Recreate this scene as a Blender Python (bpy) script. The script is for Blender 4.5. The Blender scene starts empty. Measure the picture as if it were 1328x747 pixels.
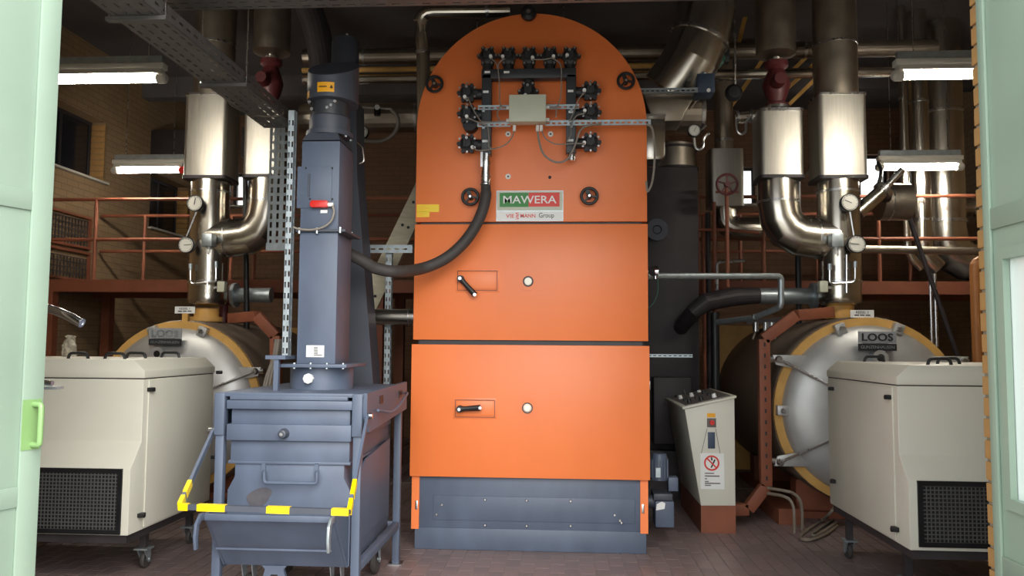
import bpy, bmesh, math, random
from mathutils import Vector, Matrix
V = Vector
random.seed(7)
SC = bpy.context.scene
COL = SC.collection
R = math.radians

# ------------------------------------------------------------------ camera
F, CX, CY = 1050.0, 664.0, 373.5            # focal length and centre in pixels of the 1328x747 frame
CAM = V((0, 0, 1.6))
CAMROT = Matrix.Rotation(R(3.60), 3, 'Z') @ Matrix.Rotation(R(90 + 4.06), 3, 'X') @ Matrix.Rotation(R(0.42), 3, 'Z')
cd = bpy.data.cameras.new('camera'); cam = bpy.data.objects.new('camera', cd); COL.objects.link(cam)
cd.sensor_width = 36; cd.lens = F / 1328 * 36; cd.clip_end = 200
cam.matrix_world = Matrix.Translation(CAM) @ CAMROT.to_4x4()
SC.camera = cam

# ------------------------------------------------------------------ sky, sun, exposure
SC.view_settings.view_transform = 'Standard'; SC.view_settings.look = 'None'
SC.view_settings.gamma = 1.0; SC.view_settings.use_curve_mapping = False
SC.view_settings.exposure = 1.5
w = bpy.data.worlds.new('world'); SC.world = w; w.use_nodes = True
bg = w.node_tree.nodes['Background']
bg.inputs[0].default_value = (0.93, 0.97, 1.0, 1); bg.inputs[1].default_value = 1.0
sd = bpy.data.lights.new('hazy_sun_offscreen', 'SUN'); sd.energy = 2.0; sd.angle = R(55); sd.color = (1, 0.97, 0.92)
so = bpy.data.objects.new('hazy_sun_offscreen', sd); COL.objects.link(so)
so.rotation_euler = V((-0.36, 0.78, -0.50)).to_track_quat('-Z', 'Y').to_euler()
so.location = (6, -8, 9)

# ------------------------------------------------------------------ pixel helpers (a pixel is only a direction; depth is given)
def ray(px, py): return CAMROT @ V(((px - CX) / F, -(py - CY) / F, -1))
def P(px, py, Y):
    d = ray(px, py); return CAM + d * (Y / d.y)
def G(px, py, Z=0.0):
    d = ray(px, py); return CAM + d * ((Z - CAM.z) / d.z)
def PX(px, py, X):
    d = ray(px, py); return CAM + d * (X / d.x)

# ------------------------------------------------------------------ materials
def lin(c):
    c /= 255.0
    return c / 12.92 if c <= 0.04045 else ((c + 0.055) / 1.055) ** 2.4
MATS = {}
def mat(name, rgb, rough=0.5, metal=0.0, var=0.12, scale=6.0, bump=0.0, rgb2=None, stretch=None, emit=None, spec=None, coat=0.0, roughvar=0.1):
    if name in MATS: return MATS[name]
    m = bpy.data.materials.new(name); m.use_nodes = True
    nt = m.node_tree; N = nt.nodes; L = nt.links; b = N['Principled BSDF']
    c = [lin(x) for x in rgb]
    tc = N.new('ShaderNodeTexCoord'); mp = N.new('ShaderNodeMapping'); L.new(tc.outputs['Object'], mp.inputs[0])
    if stretch: mp.inputs['Scale'].default_value = stretch
    no = N.new('ShaderNodeTexNoise'); no.inputs['Scale'].default_value = scale; no.inputs['Detail'].default_value = 5
    L.new(mp.outputs[0], no.inputs['Vector'])
    cr = N.new('ShaderNodeValToRGB'); L.new(no.outputs['Fac'], cr.inputs[0])
    cr.color_ramp.elements[0].position = 0.3; cr.color_ramp.elements[1].position = 0.72
    c2 = [lin(x) for x in rgb2] if rgb2 else [min(1, x * (1 + var)) for x in c]
    c1 = [x * (1 - var) for x in c] if not rgb2 else c
    cr.color_ramp.elements[0].color = (*c1, 1); cr.color_ramp.elements[1].color = (*c2, 1)
    L.new(cr.outputs[0], b.inputs['Base Color'])
    mr = N.new('ShaderNodeMapRange'); mr.inputs[3].default_value = max(0.03, rough - roughvar); mr.inputs[4].default_value = min(1, rough + roughvar)
    L.new(no.outputs['Fac'], mr.inputs[0]); L.new(mr.outputs[0], b.inputs['Roughness'])
    b.inputs['Metallic'].default_value = metal
    if spec is not None: b.inputs['Specular IOR Level'].default_value = spec
    if coat: b.inputs['Coat Weight'].default_value = coat
    if bump:
        bn = N.new('ShaderNodeBump'); bn.inputs['Strength'].default_value = bump; bn.inputs['Distance'].default_value = 0.02
        L.new(no.outputs['Fac'], bn.inputs['Height']); L.new(bn.outputs[0], b.inputs['Normal'])
    if emit:
        b.inputs['Emission Color'].default_value = (*[lin(x) for x in emit[0]], 1); b.inputs['Emission Strength'].default_value = emit[1]
    MATS[name] = m; return m
def brickmat(name, a, b_, mortar, scale, swap, rough=0.85, bw=0.25, rh=0.0833):
    m = bpy.data.materials.new(name); m.use_nodes = True
    nt = m.node_tree; N = nt.nodes; L = nt.links; b = N['Principled BSDF']
    tc = N.new('ShaderNodeTexCoord'); sx = N.new('ShaderNodeSeparateXYZ'); cx = N.new('ShaderNodeCombineXYZ')
    L.new(tc.outputs['Object'], sx.inputs[0])
    L.new(sx.outputs[swap], cx.inputs[0]); L.new(sx.outputs[2 if swap != 2 else 1], cx.inputs[1])
    br = N.new('ShaderNodeTexBrick'); L.new(cx.outputs[0], br.inputs['Vector'])
    br.inputs['Color1'].default_value = (*[lin(x) for x in a], 1); br.inputs['Color2'].default_value = (*[lin(x) for x in b_], 1)
    br.inputs['Mortar'].default_value = (*[lin(x) for x in mortar], 1); br.inputs['Scale'].default_value = scale
    br.inputs['Brick Width'].default_value = bw; br.inputs['Row Height'].default_value = rh; br.inputs['Mortar Size'].default_value = 0.006
    L.new(br.outputs['Color'], b.inputs['Base Color']); b.inputs['Roughness'].default_value = rough
    bn = N.new('ShaderNodeBump'); bn.inputs['Strength'].default_value = 0.4; bn.inputs['Distance'].default_value = 0.01; bn.invert = True
    L.new(br.outputs['Fac'], bn.inputs['Height']); L.new(bn.outputs[0], b.inputs['Normal'])
    return m
M = {}
def defmats():
    M['orange'] = mat('orange_enamel', (237, 126, 66), 0.42, 0, 0.07, 1.6, stretch=(1, 1, 0.4))
    M['navy'] = mat('blue_grey_paint', (82, 92, 110), 0.48, 0, 0.14, 3.5, stretch=(1.5, 1.5, 0.7))
    M['navy_dk'] = mat('dark_grey_paint', (66, 70, 80), 0.5, 0, 0.12, 3)
    M['cream'] = mat('cream_enamel', (214, 211, 196), 0.42, 0, 0.05, 1.5)
    M['plate'] = mat('grey_name_plate', (150, 152, 154), 0.5, 0, .05, 8)
    M['silver'] = mat('insulation_sheet', (206, 200, 188), 0.24, 1.0, 0.10, 5, stretch=(1, 1, 0.25), roughvar=0.09)
    M['silver2'] = mat('brushed_sheet', (186, 182, 172), 0.46, 1.0, 0.10, 18, stretch=(4, 4, 0.2))
    M['alu'] = mat('aluminium_paint', (190, 190, 188), 0.46, 0.55, 0.12, 4)
    M['galv'] = mat('galvanised_steel', (176, 186, 190), 0.42, 0.75, 0.14, 22)
    M['tray'] = mat('tray_steel', (120, 118, 116), 0.5, 0.6, 0.12, 14)
    M['steel'] = mat('bright_steel', (205, 205, 205), 0.28, 1.0, 0.08, 9)
    M['chrome'] = mat('chrome', (225, 225, 230), 0.1, 1.0, 0.03, 5)
    M['tan'] = mat('ochre_paint', (206, 160, 88), 0.55, 0, 0.12, 6)
    M['lag'] = mat('brown_lagging_sheet', (122, 106, 92), 0.5, 0.25, 0.12, 4)
    M['redox'] = mat('red_oxide_paint', (134, 76, 52), 0.6, 0, 0.16, 5)
    M['redvalve'] = mat('red_paint', (88, 34, 36), 0.5, 0, 0.12, 8)
    M['red'] = mat('bright_red_plastic', (205, 44, 36), 0.35, 0, 0.05, 5)
    M['black'] = mat('black_plastic', (26, 26, 28), 0.45, 0, 0.2, 8)
    M['valve'] = mat('black_cast_iron', (40, 40, 42), 0.5, 0.1, 0.25, 18)
    M['manifold'] = mat('manifold_paint', (54, 56, 60), 0.45, 0, 0.12, 6)
    M['rubber'] = mat('hose_rubber', (62, 58, 56), 0.65, 0, 0.15, 25, bump=0.05)
    M['yellow'] = mat('yellow_tape', (244, 206, 0), 0.4, 0, 0.05, 6)
    M['label_or'] = mat('orange_label', (240, 170, 20), 0.5, 0, 0.04, 6)
    M['white'] = mat('white_print', (232, 232, 228), 0.5, 0, 0.03, 6)
    M['ink'] = mat('dark_ink', (40, 40, 44), 0.6, 0, 0.03, 6)
    M['green_p'] = mat('sign_green', (44, 130, 52), 0.45, 0, 0.03, 6)
    M['red_p'] = mat('sign_red', (216, 56, 44), 0.45, 0, 0.03, 6)
    M['box_grey'] = mat('box_plastic', (196, 198, 178), 0.5, 0, 0.03, 6)
    M['cable'] = mat('grey_cable', (136, 128, 118), 0.5, 0, 0.06, 6)
    M['cable_dk'] = mat('black_cable', (40, 38, 38), 0.5, 0, 0.06, 6)
    M['mint'] = mat('mint_door_paint', (138, 157, 141), 0.42, 0, 0.06, 2.2)
    M['lime'] = mat('lime_door_paint', (122, 156, 100), 0.42, 0, 0.05, 3)
    M['mesh'] = mat('grille_mesh', (92, 92, 90), 0.6, 0.2, 0.15, 60)
    M['wood'] = mat('weathered_board', (196, 188, 164), 0.7, 0, 0.15, 7, stretch=(1, 1, 6))
    M['dark'] = mat('dark_steel', (60, 55, 57), 0.55, 0.2, 0.2, 4)  # dark grey steel with slight random mottling
    M['ceil'] = mat('dark_ceiling_concrete', (96, 92, 92), 0.9, 0, 0.15, 1.5)
    M['conc'] = mat('pale_concrete', (168, 164, 158), 0.9, 0, 0.1, 1.2)
    M['grout'] = mat('floor_grout', (148, 136, 132), 0.75, 0, 0.15, 4)
    M['tile'] = mat('clinker_tile', (130, 112, 110), 0.36, 0, 0.12, 1.3)
    M['tile2'] = mat('clinker_tile_dark', (122, 107, 106), 0.38, 0, 0.12, 1.3)
    M['brick'] = mat('yellow_brick', (176, 134, 80), 0.85, 0, 0.15, 9, bump=0.2)
    M['mortar'] = mat('mortar', (140, 130, 112), 0.95, 0, 0.1, 20)
    M['duct'] = mat('duct_sheet', (172, 162, 148), 0.44, 1.0, 0.12, 6, roughvar=0.1)
    M['gaspipe'] = mat('ochre_gas_pipe', (172, 112, 60), 0.5, 0, 0.1, 6)
    M['tube'] = mat('lamp_tube', (255, 250, 235), 0.4, 0, 0.0, 1, emit=((255, 248, 234), 44.0))
    M['lampwhite'] = mat('lamp_enamel', (196, 192, 180), 0.5, 0, 0.04, 5)
    M['blueish'] = mat('blue_motor_paint', (58, 72, 92), 0.5, 0, 0.1, 5)
    M['greenp'] = mat('green_motor_paint', (30, 84, 66), 0.5, 0, 0.1, 5)
    M['dial'] = mat('dial_white', (226, 224, 214), 0.4, 0, 0.02, 5)
    M['sight_white'] = mat('sight_glass_white', (246, 240, 224), 0.15, 0, 0.0, 5)  # plain white glass of the furnace sight ports, gives no light
    M['wallL'] = brickmat('side_wall_brick', (158, 130, 96), (148, 122, 90), (130, 108, 82), 1.0, 1)
    M['wallB'] = brickmat('back_wall_brick', (132, 98, 76), (124, 94, 72), (110, 84, 66), 1.0, 0)
    g = bpy.data.materials.new('window_glass'); g.use_nodes = True; nt = g.node_tree; b = nt.nodes['Principled BSDF']
    b.inputs['Base Color'].default_value = (0.9, 0.95, 0.93, 1); b.inputs['Transmission Weight'].default_value = 1.0
    b.inputs['Roughness'].default_value = 0.02; b.inputs['IOR'].default_value = 1.02
    M['glass'] = g
    g = bpy.data.materials.new('daylit_pane'); g.use_nodes = True; nt = g.node_tree; b = nt.nodes['Principled BSDF']  # opaque pale colour stands in for daylight seen through the door pane
    no = nt.nodes.new('ShaderNodeTexNoise'); no.inputs['Scale'].default_value = 3
    cr = nt.nodes.new('ShaderNodeValToRGB'); nt.links.new(no.outputs[0], cr.inputs[0]); nt.links.new(cr.outputs[0], b.inputs['Base Color'])
    cr.color_ramp.elements[0].color = (0.74, 0.84, 0.79, 1); cr.color_ramp.elements[1].color = (0.86, 0.92, 0.89, 1)
    b.inputs['Roughness'].default_value = 0.15
    M['daylit'] = g
    M['darkglass'] = mat('dark_window_glass', (30, 34, 40), 0.12, 0, .1, 3)
defmats()

# ------------------------------------------------------------------ mesh builder
def basis(d):
    d = d.normalized(); a = V((0, 0, 1)) if abs(d.z) < 0.9 else V((0, 1, 0))
    x = a.cross(d).normalized(); return x, d.cross(x).normalized(), d
class MB:
    def __init__(s): s.v = []; s.f = []
    def poly(s, pts):
        n = len(s.v); s.v += [V(p) for p in pts]; s.f.append(list(range(n, n + len(pts)))); return s
    def obox(s, c, ax, h):
        n = len(s.v); c = V(c)
        for i in (-1, 1):
            for j in (-1, 1):
                for k in (-1, 1): s.v.append(c + ax[0] * (h[0] * i) + ax[1] * (h[1] * j) + ax[2] * (h[2] * k))
        for q in ((0, 1, 3, 2), (4, 6, 7, 5), (0, 4, 5, 1), (2, 3, 7, 6), (0, 2, 6, 4), (1, 5, 7, 3)): s.f.append([n + i for i in q])
        return s
    def box(s, x0, x1, y0, y1, z0, z1):
        return s.obox(((x0 + x1) / 2, (y0 + y1) / 2, (z0 + z1) / 2), (V((1, 0, 0)), V((0, 1, 0)), V((0, 0, 1))), (abs(x1 - x0) / 2, abs(y1 - y0) / 2, abs(z1 - z0) / 2))
    def bar(s, a, b, w, h=None, up=None):
        a = V(a); b = V(b); d = (b - a); L = d.length; d.normalize()
        if up: x = V(up).cross(d).normalized(); y = d.cross(x)
        else: x, y, _ = basis(d)
        return s.obox((a + b) / 2, (x, y, d), (w / 2, (h or w) / 2, L / 2))
    def cyl(s, a, b, r, r2=None, n=16, caps=True):
        a = V(a); b = V(b); x, y, d = basis(b - a); r2 = r if r2 is None else r2; k = len(s.v)
        for c, rr in ((a, r), (b, r2)):
            for i in range(n):
                t = 2 * math.pi * i / n; s.v.append(c + x * (rr * math.cos(t)) + y * (rr * math.sin(t)))
        for i in range(n): j = (i + 1) % n; s.f.append([k + i, k + j, k + n + j, k + n + i])
        if caps: s.f.append([k + i for i in reversed(range(n))]); s.f.append([k + n + i for i in range(n)])
        return s
    def tube(s, path, r, n=12, caps=True):
        path = [V(p) for p in path]; k = len(s.v); m = len(path)
        rs = r if isinstance(r, (list, tuple)) else [r] * m
        T = []
        for i in range(m):
            if i == 0: t = path[1] - path[0]
            elif i == m - 1: t = path[-1] - path[-2]
            else: t = (path[i + 1] - path[i]).normalized() + (path[i] - path[i - 1]).normalized()
            T.append(t.normalized())
        x, y, _ = basis(T[0])
        for i in range(m):
            if i:
                q = T[i - 1].rotation_difference(T[i]); x = q @ x; y = q @ y
            sc = 1.0
            if 0 < i < m - 1: sc = 1.0 / max(0.5, T[i].dot((path[i] - path[i - 1]).normalized()))
            # widen the mitre only across the bend
            bn = (path[min(i + 1, m - 1)] - path[i]).normalized() - (path[i] - path[max(i - 1, 0)]).normalized()
            bn = bn.normalized() if bn.length > 1e-5 else None
            for j in range(n):
                t = 2 * math.pi * j / n; o = x * (rs[i] * math.cos(t)) + y * (rs[i] * math.sin(t))
                if bn is not None and 0 < i < m - 1: o = o + bn * (o.dot(bn) * (sc - 1))
                s.v.append(path[i] + o)
        for i in range(m - 1):
            for j in range(n):
                jj = (j + 1) % n; a = k + i * n; s.f.append([a + j, a + jj, a + n + jj, a + n + j])
        if caps: s.f.append([k + j for j in reversed(range(n))]); s.f.append([k + (m - 1) * n + j for j in range(n)])
        return s
    def lathe(s, prof, o, d, n=24, caps=True):
        x, y, d = basis(V(d)); o = V(o); k = len(s.v); m = len(prof)
        for r, z in prof:
            for j in range(n):
                t = 2 * math.pi * j / n; s.v.append(o + d * z + x * (r * math.cos(t)) + y * (r * math.sin(t)))
        for i in range(m - 1):
            for j in range(n):
                jj = (j + 1) % n; a = k + i * n; s.f.append([a + j, a + jj, a + n + jj, a + n + j])
        if caps and prof[0][0] > 1e-4: s.f.append([k + j for j in reversed(range(n))])
        if caps and prof[-1][0] > 1e-4: s.f.append([k + (m - 1) * n + j for j in range(n)])
        return s
    def ring(s, o, d, r0, r1, t, n=40):
        """flat annulus with thickness t along d"""
        x, y, d = basis(V(d)); o = V(o); k = len(s.v)
        for r, z in ((r0, 0), (r1, 0), (r1, t), (r0, t)):
            for j in range(n):
                a = 2 * math.pi * j / n; s.v.append(o + d * z + x * (r * math.cos(a)) + y * (r * math.sin(a)))
        for i in range(4):
            for j in range(n):
                jj = (j + 1) % n; a = k + i * n; b = k + ((i + 1) % 4) * n; s.f.append([a + j, a + jj, b + jj, b + j])
        return s
    def prism(s, pts, ext):
        pts = [V(p) for p in pts]; ext = V(ext); n = len(pts); k = len(s.v)
        s.v += pts + [p + ext for p in pts]
        s.f.append([k + i for i in range(n)]); s.f.append([k + n + i for i in reversed(range(n))])
        for i in range(n): j = (i + 1) % n; s.f.append([k + j, k + i, k + n + i, k + n + j])
        return s
    def perf(s, o, U, W, T, us, vs, solid):
        o = V(o); U = V(U); W = V(W); T = V(T)
        q = lambda u, v, t: o + U * u + W * v + T * t
        nu, nv = len(us) - 1, len(vs) - 1
        ok = lambda i, j: 0 <= i < nu and 0 <= j < nv and solid(i, j)
        for i in range(nu):
            for j in range(nv):
                if not solid(i, j): continue
                a, b, c, d = us[i], us[i + 1], vs[j], vs[j + 1]
                s.poly([q(a, c, 0), q(b, c, 0), q(b, d, 0), q(a, d, 0)]); s.poly([q(a, c, 1), q(a, d, 1), q(b, d, 1), q(b, c, 1)])
                if not ok(i - 1, j): s.poly([q(a, c, 0), q(a, d, 0), q(a, d, 1), q(a, c, 1)])
                if not ok(i + 1, j): s.poly([q(b, c, 0), q(b, c, 1), q(b, d, 1), q(b, d, 0)])
                if not ok(i, j - 1): s.poly([q(a, c, 0), q(a, c, 1), q(b, c, 1), q(b, c, 0)])
                if not ok(i, j + 1): s.poly([q(a, d, 0), q(b, d, 0), q(b, d, 1), q(a, d, 1)])
        return s
    def mesh(s, name, m, off=V((0, 0, 0)), bevel=0, smooth=True, ang=32):
        me = bpy.data.meshes.new(name); me.from_pydata([tuple(v - off) for v in s.v], [], s.f)
        bm = bmesh.new(); bm.from_mesh(me)
        bmesh.ops.remove_doubles(bm, verts=bm.verts, dist=1e-5)
        bmesh.ops.recalc_face_normals(bm, faces=bm.faces)
        if bevel:
            es = [e for e in bm.edges if len(e.link_faces) == 2 and e.calc_face_angle(0) > R(35)]
            bmesh.ops.bevel(bm, geom=es, offset=bevel, segments=2, profile=0.5, affect='EDGES', clamp_overlap=True)
        bm.to_mesh(me); bm.free()
        me.materials.append(M[m] if isinstance(m, str) else m)
        if smooth:
            for p in me.polygons: p.use_smooth = True
            me.set_sharp_from_angle(angle=R(ang))
        return me
    def build(s, name, m, parent=None, bevel=0, smooth=True, ang=32, **kw):
        o = bpy.data.objects.new(name, s.mesh(name, m, wloc(parent), bevel, smooth, ang)); COL.objects.link(o)
        if parent: o.parent = parent
        for k, v in kw.items(): o[k] = v
        return o
def wloc(o):
    r = V((0, 0, 0))
    while o: r += o.location; o = o.parent
    return r
def thing(name, label, cat, loc=(0, 0, 0), group=None):
    o = bpy.data.objects.new(name, None); COL.objects.link(o); o.location = loc; o.empty_display_size = 0.1
    o['label'] = label; o['category'] = cat
    if group: o['group'] = group
    return o
def tag(o, label, cat, group=None):
    o['label'] = label; o['category'] = cat
    if group: o['group'] = group
    return o
def inst(name, me, loc, parent=None, rot=None):
    o = bpy.data.objects.new(name, me); COL.objects.link(o)
    if parent: o.parent = parent
    o.location = V(loc) - wloc(parent)
    if rot is not None: o.rotation_euler = rot
    return o
def spl(pts, n=8):
    pts = [V(p) for p in pts]; q = [pts[0] * 2 - pts[1]] + pts + [pts[-1] * 2 - pts[-2]]; out = []
    for i in range(1, len(q) - 2):
        a, b, c, d = q[i - 1:i + 3]
        for k in range(n):
            t = k / n; out.append(0.5 * ((2 * b) + (c - a) * t + (2 * a - 5 * b + 4 * c - d) * t * t + (3 * b - a - 3 * c + d) * t ** 3))
    out.append(pts[-1]); return out
def bend(pts, rad, n=4):
    """polyline with mitred elbows of the given radius"""
    pts = [V(p) for p in pts]; out = [pts[0]]
    for i in range(1, len(pts) - 1):
        a = (pts[i - 1] - pts[i]).normalized(); b = (pts[i + 1] - pts[i]).normalized()
        r = rad; s0 = pts[i] + a * r; s1 = pts[i] + b * r
        for k in range(n + 1):
            t = k / n; out.append(s0 * (1 - t) ** 2 + pts[i] * 2 * t * (1 - t) + s1 * t * t)
    out.append(pts[-1]); return out
def text(name, st, size, loc, m, parent, ext=0.001, rot=(R(90), 0, 0), sx=1.0, bold=0.0, align='CENTER', width=None):
    cu = bpy.data.curves.new(name, 'FONT'); cu.body = st; cu.size = size; cu.extrude = ext; cu.align_x = align; cu.align_y = 'CENTER'; cu.offset = bold
    cu.resolution_u = 3
    t = bpy.data.objects.new('tmp', cu); COL.objects.link(t); dg = bpy.context.evaluated_depsgraph_get()
    me = bpy.data.meshes.new_from_object(t.evaluated_get(dg)); bpy.data.objects.remove(t); bpy.data.curves.remove(cu)
    if width:
        xs_ = [v.co.x for v in me.vertices]; sx = width / (max(xs_) - min(xs_)); md = (max(xs_) + min(xs_)) / 2
        for v in me.vertices: v.co.x -= md
    for v in me.vertices: v.co.x *= sx
    me.materials.clear(); me.materials.append(M[m])
    o = inst(name, me, loc, parent, rot); return o
def arc(cx, cz, r, a0, a1, n, y):
    return [V((cx + r * math.cos(R(a0 + (a1 - a0) * i / n)), y, cz + r * math.sin(R(a0 + (a1 - a0) * i / n)))) for i in range(n + 1)]
EY = V((0, -1, 0)); EX = V((1, 0, 0)); EZ = V((0, 0, 1))
def front_plate(name, m, parent, pxs, Y, t, bevel=0, **kw):
    """plate facing the doorway traced at depth Y, thickness t towards the room"""
    return MB().prism([P(x, y, Y) for x, y in pxs], (0, t, 0)).build(name, m, parent, bevel, **kw)
def slotted(mb, o, U, W, T, L, wid, rows, pitch=0.05, slot=0.028, sw=0.012):
    us = [0]
    k = 0.5 * (pitch - slot)
    while k + slot < L: us += [k, k + slot]; k += pitch
    us.append(L)
    vs = [0]
    for i in range(rows):
        c = wid * (i + 0.5) / rows; vs += [c - sw / 2, c + sw / 2]
    vs.append(wid)
    return mb.perf(o, U, W, T, us, vs, lambda i, j: not (i % 2 == 1 and j % 2 == 1))
# ================================================================== the setting
XL, XR, YF0, YF1, YB_, ZC = -6.5, 6.0, 3.0, 3.35, 14.0, 5.7
JL, JR, LIN = -2.14, 1.665, 3.62
def struct(o): o['kind'] = 'structure'; return o
# outdoor ground
struct(MB().box(-14, 14, -16, YF0 + 0.2, -0.3, -0.005).build('ground', 'conc'))
# floor: clinker tiles laid lengthwise into the room, grout bed below
fl = struct(MB().box(XL, XR, YF0 + 0.2, YB_, -0.3, -0.006).build('floor', 'grout'))
TW, TL = 0.108, 0.222
tm = [MB().box(-TW / 2 + .004, TW / 2 - .004, -TL / 2 + .004, TL / 2 - .004, -0.006, 0.0).mesh('tile', k, smooth=False) for k in ('tile', 'tile', 'tile2')]
cand = []
ny = int((9.4 - 3.3) / TL); nx = int(8.6 / TW)
for i in range(nx):
    for j in range(ny):
        x = -4.3 + (i + .5) * TW; y = 3.3 + (j + (0.5 if i % 2 else 0)) * TL + TL / 2
        cand.append((x, y))
def vis(x, y):
    d = CAMROT.transposed() @ (V((x, y, 0)) - CAM); u = CX + F * d.x / -d.z; v = CY - F * d.y / -d.z
    if v > 752 or not (45 < u < 1285): return False
    if -1.16 < x < 0.66 and y > 6.3: return False        # under the orange furnace
    if -2.05 < x < -1.2 and 4.8 < y < 6.0: return False   # under the ash container
    if 1.2 < x < 1.6 and 7.2 < y: return False            # under the desk
    if x < -2.1 and y > 6.55 or x > 2.2 and y > 6.6: return False
    return True
near = sorted([c for c in cand if vis(*c)], key=lambda c: c[1])[:300]
ns = set(near)
for x, y in near:
    inst('tile', random.choice(tm), (x, y, 0), fl)
mb = MB()
for x, y in cand:
    if (x, y) not in ns: mb.box(x - TW / 2 + .004, x + TW / 2 - .004, y - TL / 2 + .004, y + TL / 2 - .004, -0.006, 0.0)
mb.build('tile_field', 'tile', fl, kind='stuff')
mb = MB()
for i in range(int((XR - XL) / TW)):
    for y0, y1, x0, x1 in ((3.3 + ny * TL + .2, 13.9, XL, XR),):
        x = XL + (i + .5) * TW; mb.box(x - TW / 2 + .004, x + TW / 2 - .004, y0, y1, -0.006, 0)
mb.build('tile_field', 'tile2', fl, kind='stuff')

# walls
def cuts(a, b, hs): return sorted(set([a, b] + [x for h in hs for x in h]))
def wall(name, o, U, W, T, u, v, holes, m):
    us = cuts(u[0], u[1], [(h[0], h[1]) for h in holes]); vs = cuts(v[0], v[1], [(h[2], h[3]) for h in holes])
    def solid(i, j):
        a = (us[i] + us[i + 1]) / 2; b = (vs[j] + vs[j + 1]) / 2
        return not any(h[0] < a < h[1] and h[2] < b < h[3] for h in holes)
    return struct(MB().perf(o, U, W, T, us, vs, solid).build(name, m, smooth=False))
WL = [(9.55, 10.95, 3.86, 4.72), (12.25, 13.55, 3.42, 4.3)]
WB = []
for (x0, y0, x1, y1) in ((300, 224, 332, 268), (448, 222, 472, 270), (962, 216, 980, 266), (1048, 213, 1072, 224), (1116, 200, 1152, 262)):
    a = P(x0, y1, YB_); b = P(x1, y0, YB_); WB.append((a.x, b.x, a.z, b.z))
wall('wall_left', (XL, 0, 0), EX * 0 + V((0, 1, 0)), EZ, (-0.3, 0, 0), (YF1, YB_), (-.3, ZC), WL, 'wallL')
wall('wall_right', (XR, 0, 0), V((0, 1, 0)), EZ, (0.3, 0, 0), (YF1, YB_), (-.3, ZC), [], 'wallL')
wall('wall_back', (0, YB_, 0), EX, EZ, (0, 0.3, 0), (XL - .3, XR + .3), (-.3, ZC), WB, 'wallB')
wf = wall('wall_front', (0, YF0, 0), EX, EZ, (0, YF1 - YF0, 0), (XL - .3, XR + .3), (-.3, ZC), [(JL - .1, JR + .012, -0.004, LIN)], 'mortar')
struct(MB().box(XL - .3, XR + .3, YF0, YB_ + .3, ZC, ZC + .25).build('ceiling', 'ceil'))
# ceiling beams
for i, y in enumerate((5.6, 7.3, 12.0)):
    struct(MB().box(XL, XR, y - .11, y + .11, ZC - .32, ZC).build('trim_%d' % (i + 1), 'ceil'))
# bricks of the right jamb, one by one
bm0 = MB().box(-0.002, 0.05, 0, 0.35, 0, 0.0713).mesh('brick', 'brick', bevel=0.003)
bm1 = MB().box(-0.012, 0.05, 0, 0.115, 0, 0.0713).mesh('brick', 'brick', bevel=0.003)
z = 0.004
k = 0
while z + .0713 < LIN:
    inst('brick', bm0, (JR + .004 + random.uniform(-.002, .002), YF0, z), wf); z += 0.0833; k += 1
# window panes and frames
def window(n, c0, c1, axis, mull, pane='glass'):
    """c0,c1 corners; axis 'x' lies in a wall along X, 'y' along Y"""
    fw = 0.05
    if axis == 'x': U = EX; D = V((0, 1, 0)); u0, u1 = c0.x, c1.x; base = V((0, c0.y, 0))
    else: U = V((0, 1, 0)); D = V((-1, 0, 0)); u0, u1 = c0.y, c1.y; base = V((c0.x, 0, 0))
    z0, z1 = c0.z, c1.z
    q = lambda u, zz: base + U * u + EZ * zz
    wo = struct(MB().perf(base, U, EZ, D * 0.05, [u0, u0 + fw, u1 - fw, u1], [z0, z0 + fw, z1 - fw, z1], lambda i, j: not (i == 1 and j == 1)).build('window_%d' % n, 'dark'))
    MB().obox((q((u0 + u1) / 2, (z0 + z1) / 2) + D * .02), (U, EZ, D), ((u1 - u0) / 2 - fw, (z1 - z0) / 2 - fw, .004)).build('pane', pane, wo)
    for i in range(mull):
        u = u0 + (u1 - u0) * (i + 1) / (mull + 1)
        MB().obox(q(u, (z0 + z1) / 2) + D * .02, (U, EZ, D), (.02, (z1 - z0) / 2 - fw, .02)).build('mullion', 'dark', wo)
    MB().obox(q((u0 + u1) / 2, z0 - .015) - D * .13, (U, EZ, D), ((u1 - u0) / 2 + .04, .015, .14)).build('window_sill', 'lampwhite', wo)
    return wo
n = 1
for h in WL:
    wo = window(n, V((XL - .2, h[0], h[2])), V((XL - .2, h[1], h[3])), 'y', 1, 'darkglass'); n += 1
    zz = h[2] + .0
    bz = MB().box(0, 0.2, -0.012, 0.03, 0, 0.0713).mesh('brick', 'brick', bevel=0.003)
    while zz + .07 < h[3]:
        inst('brick', bz, (XL - .2, h[1], zz), wo); zz += 0.0833
for h in WB:
    window(n, V((h[0], YB_ + .1, h[2])), V((h[1], YB_ + .1, h[3])), 'x', 0); n += 1

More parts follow.
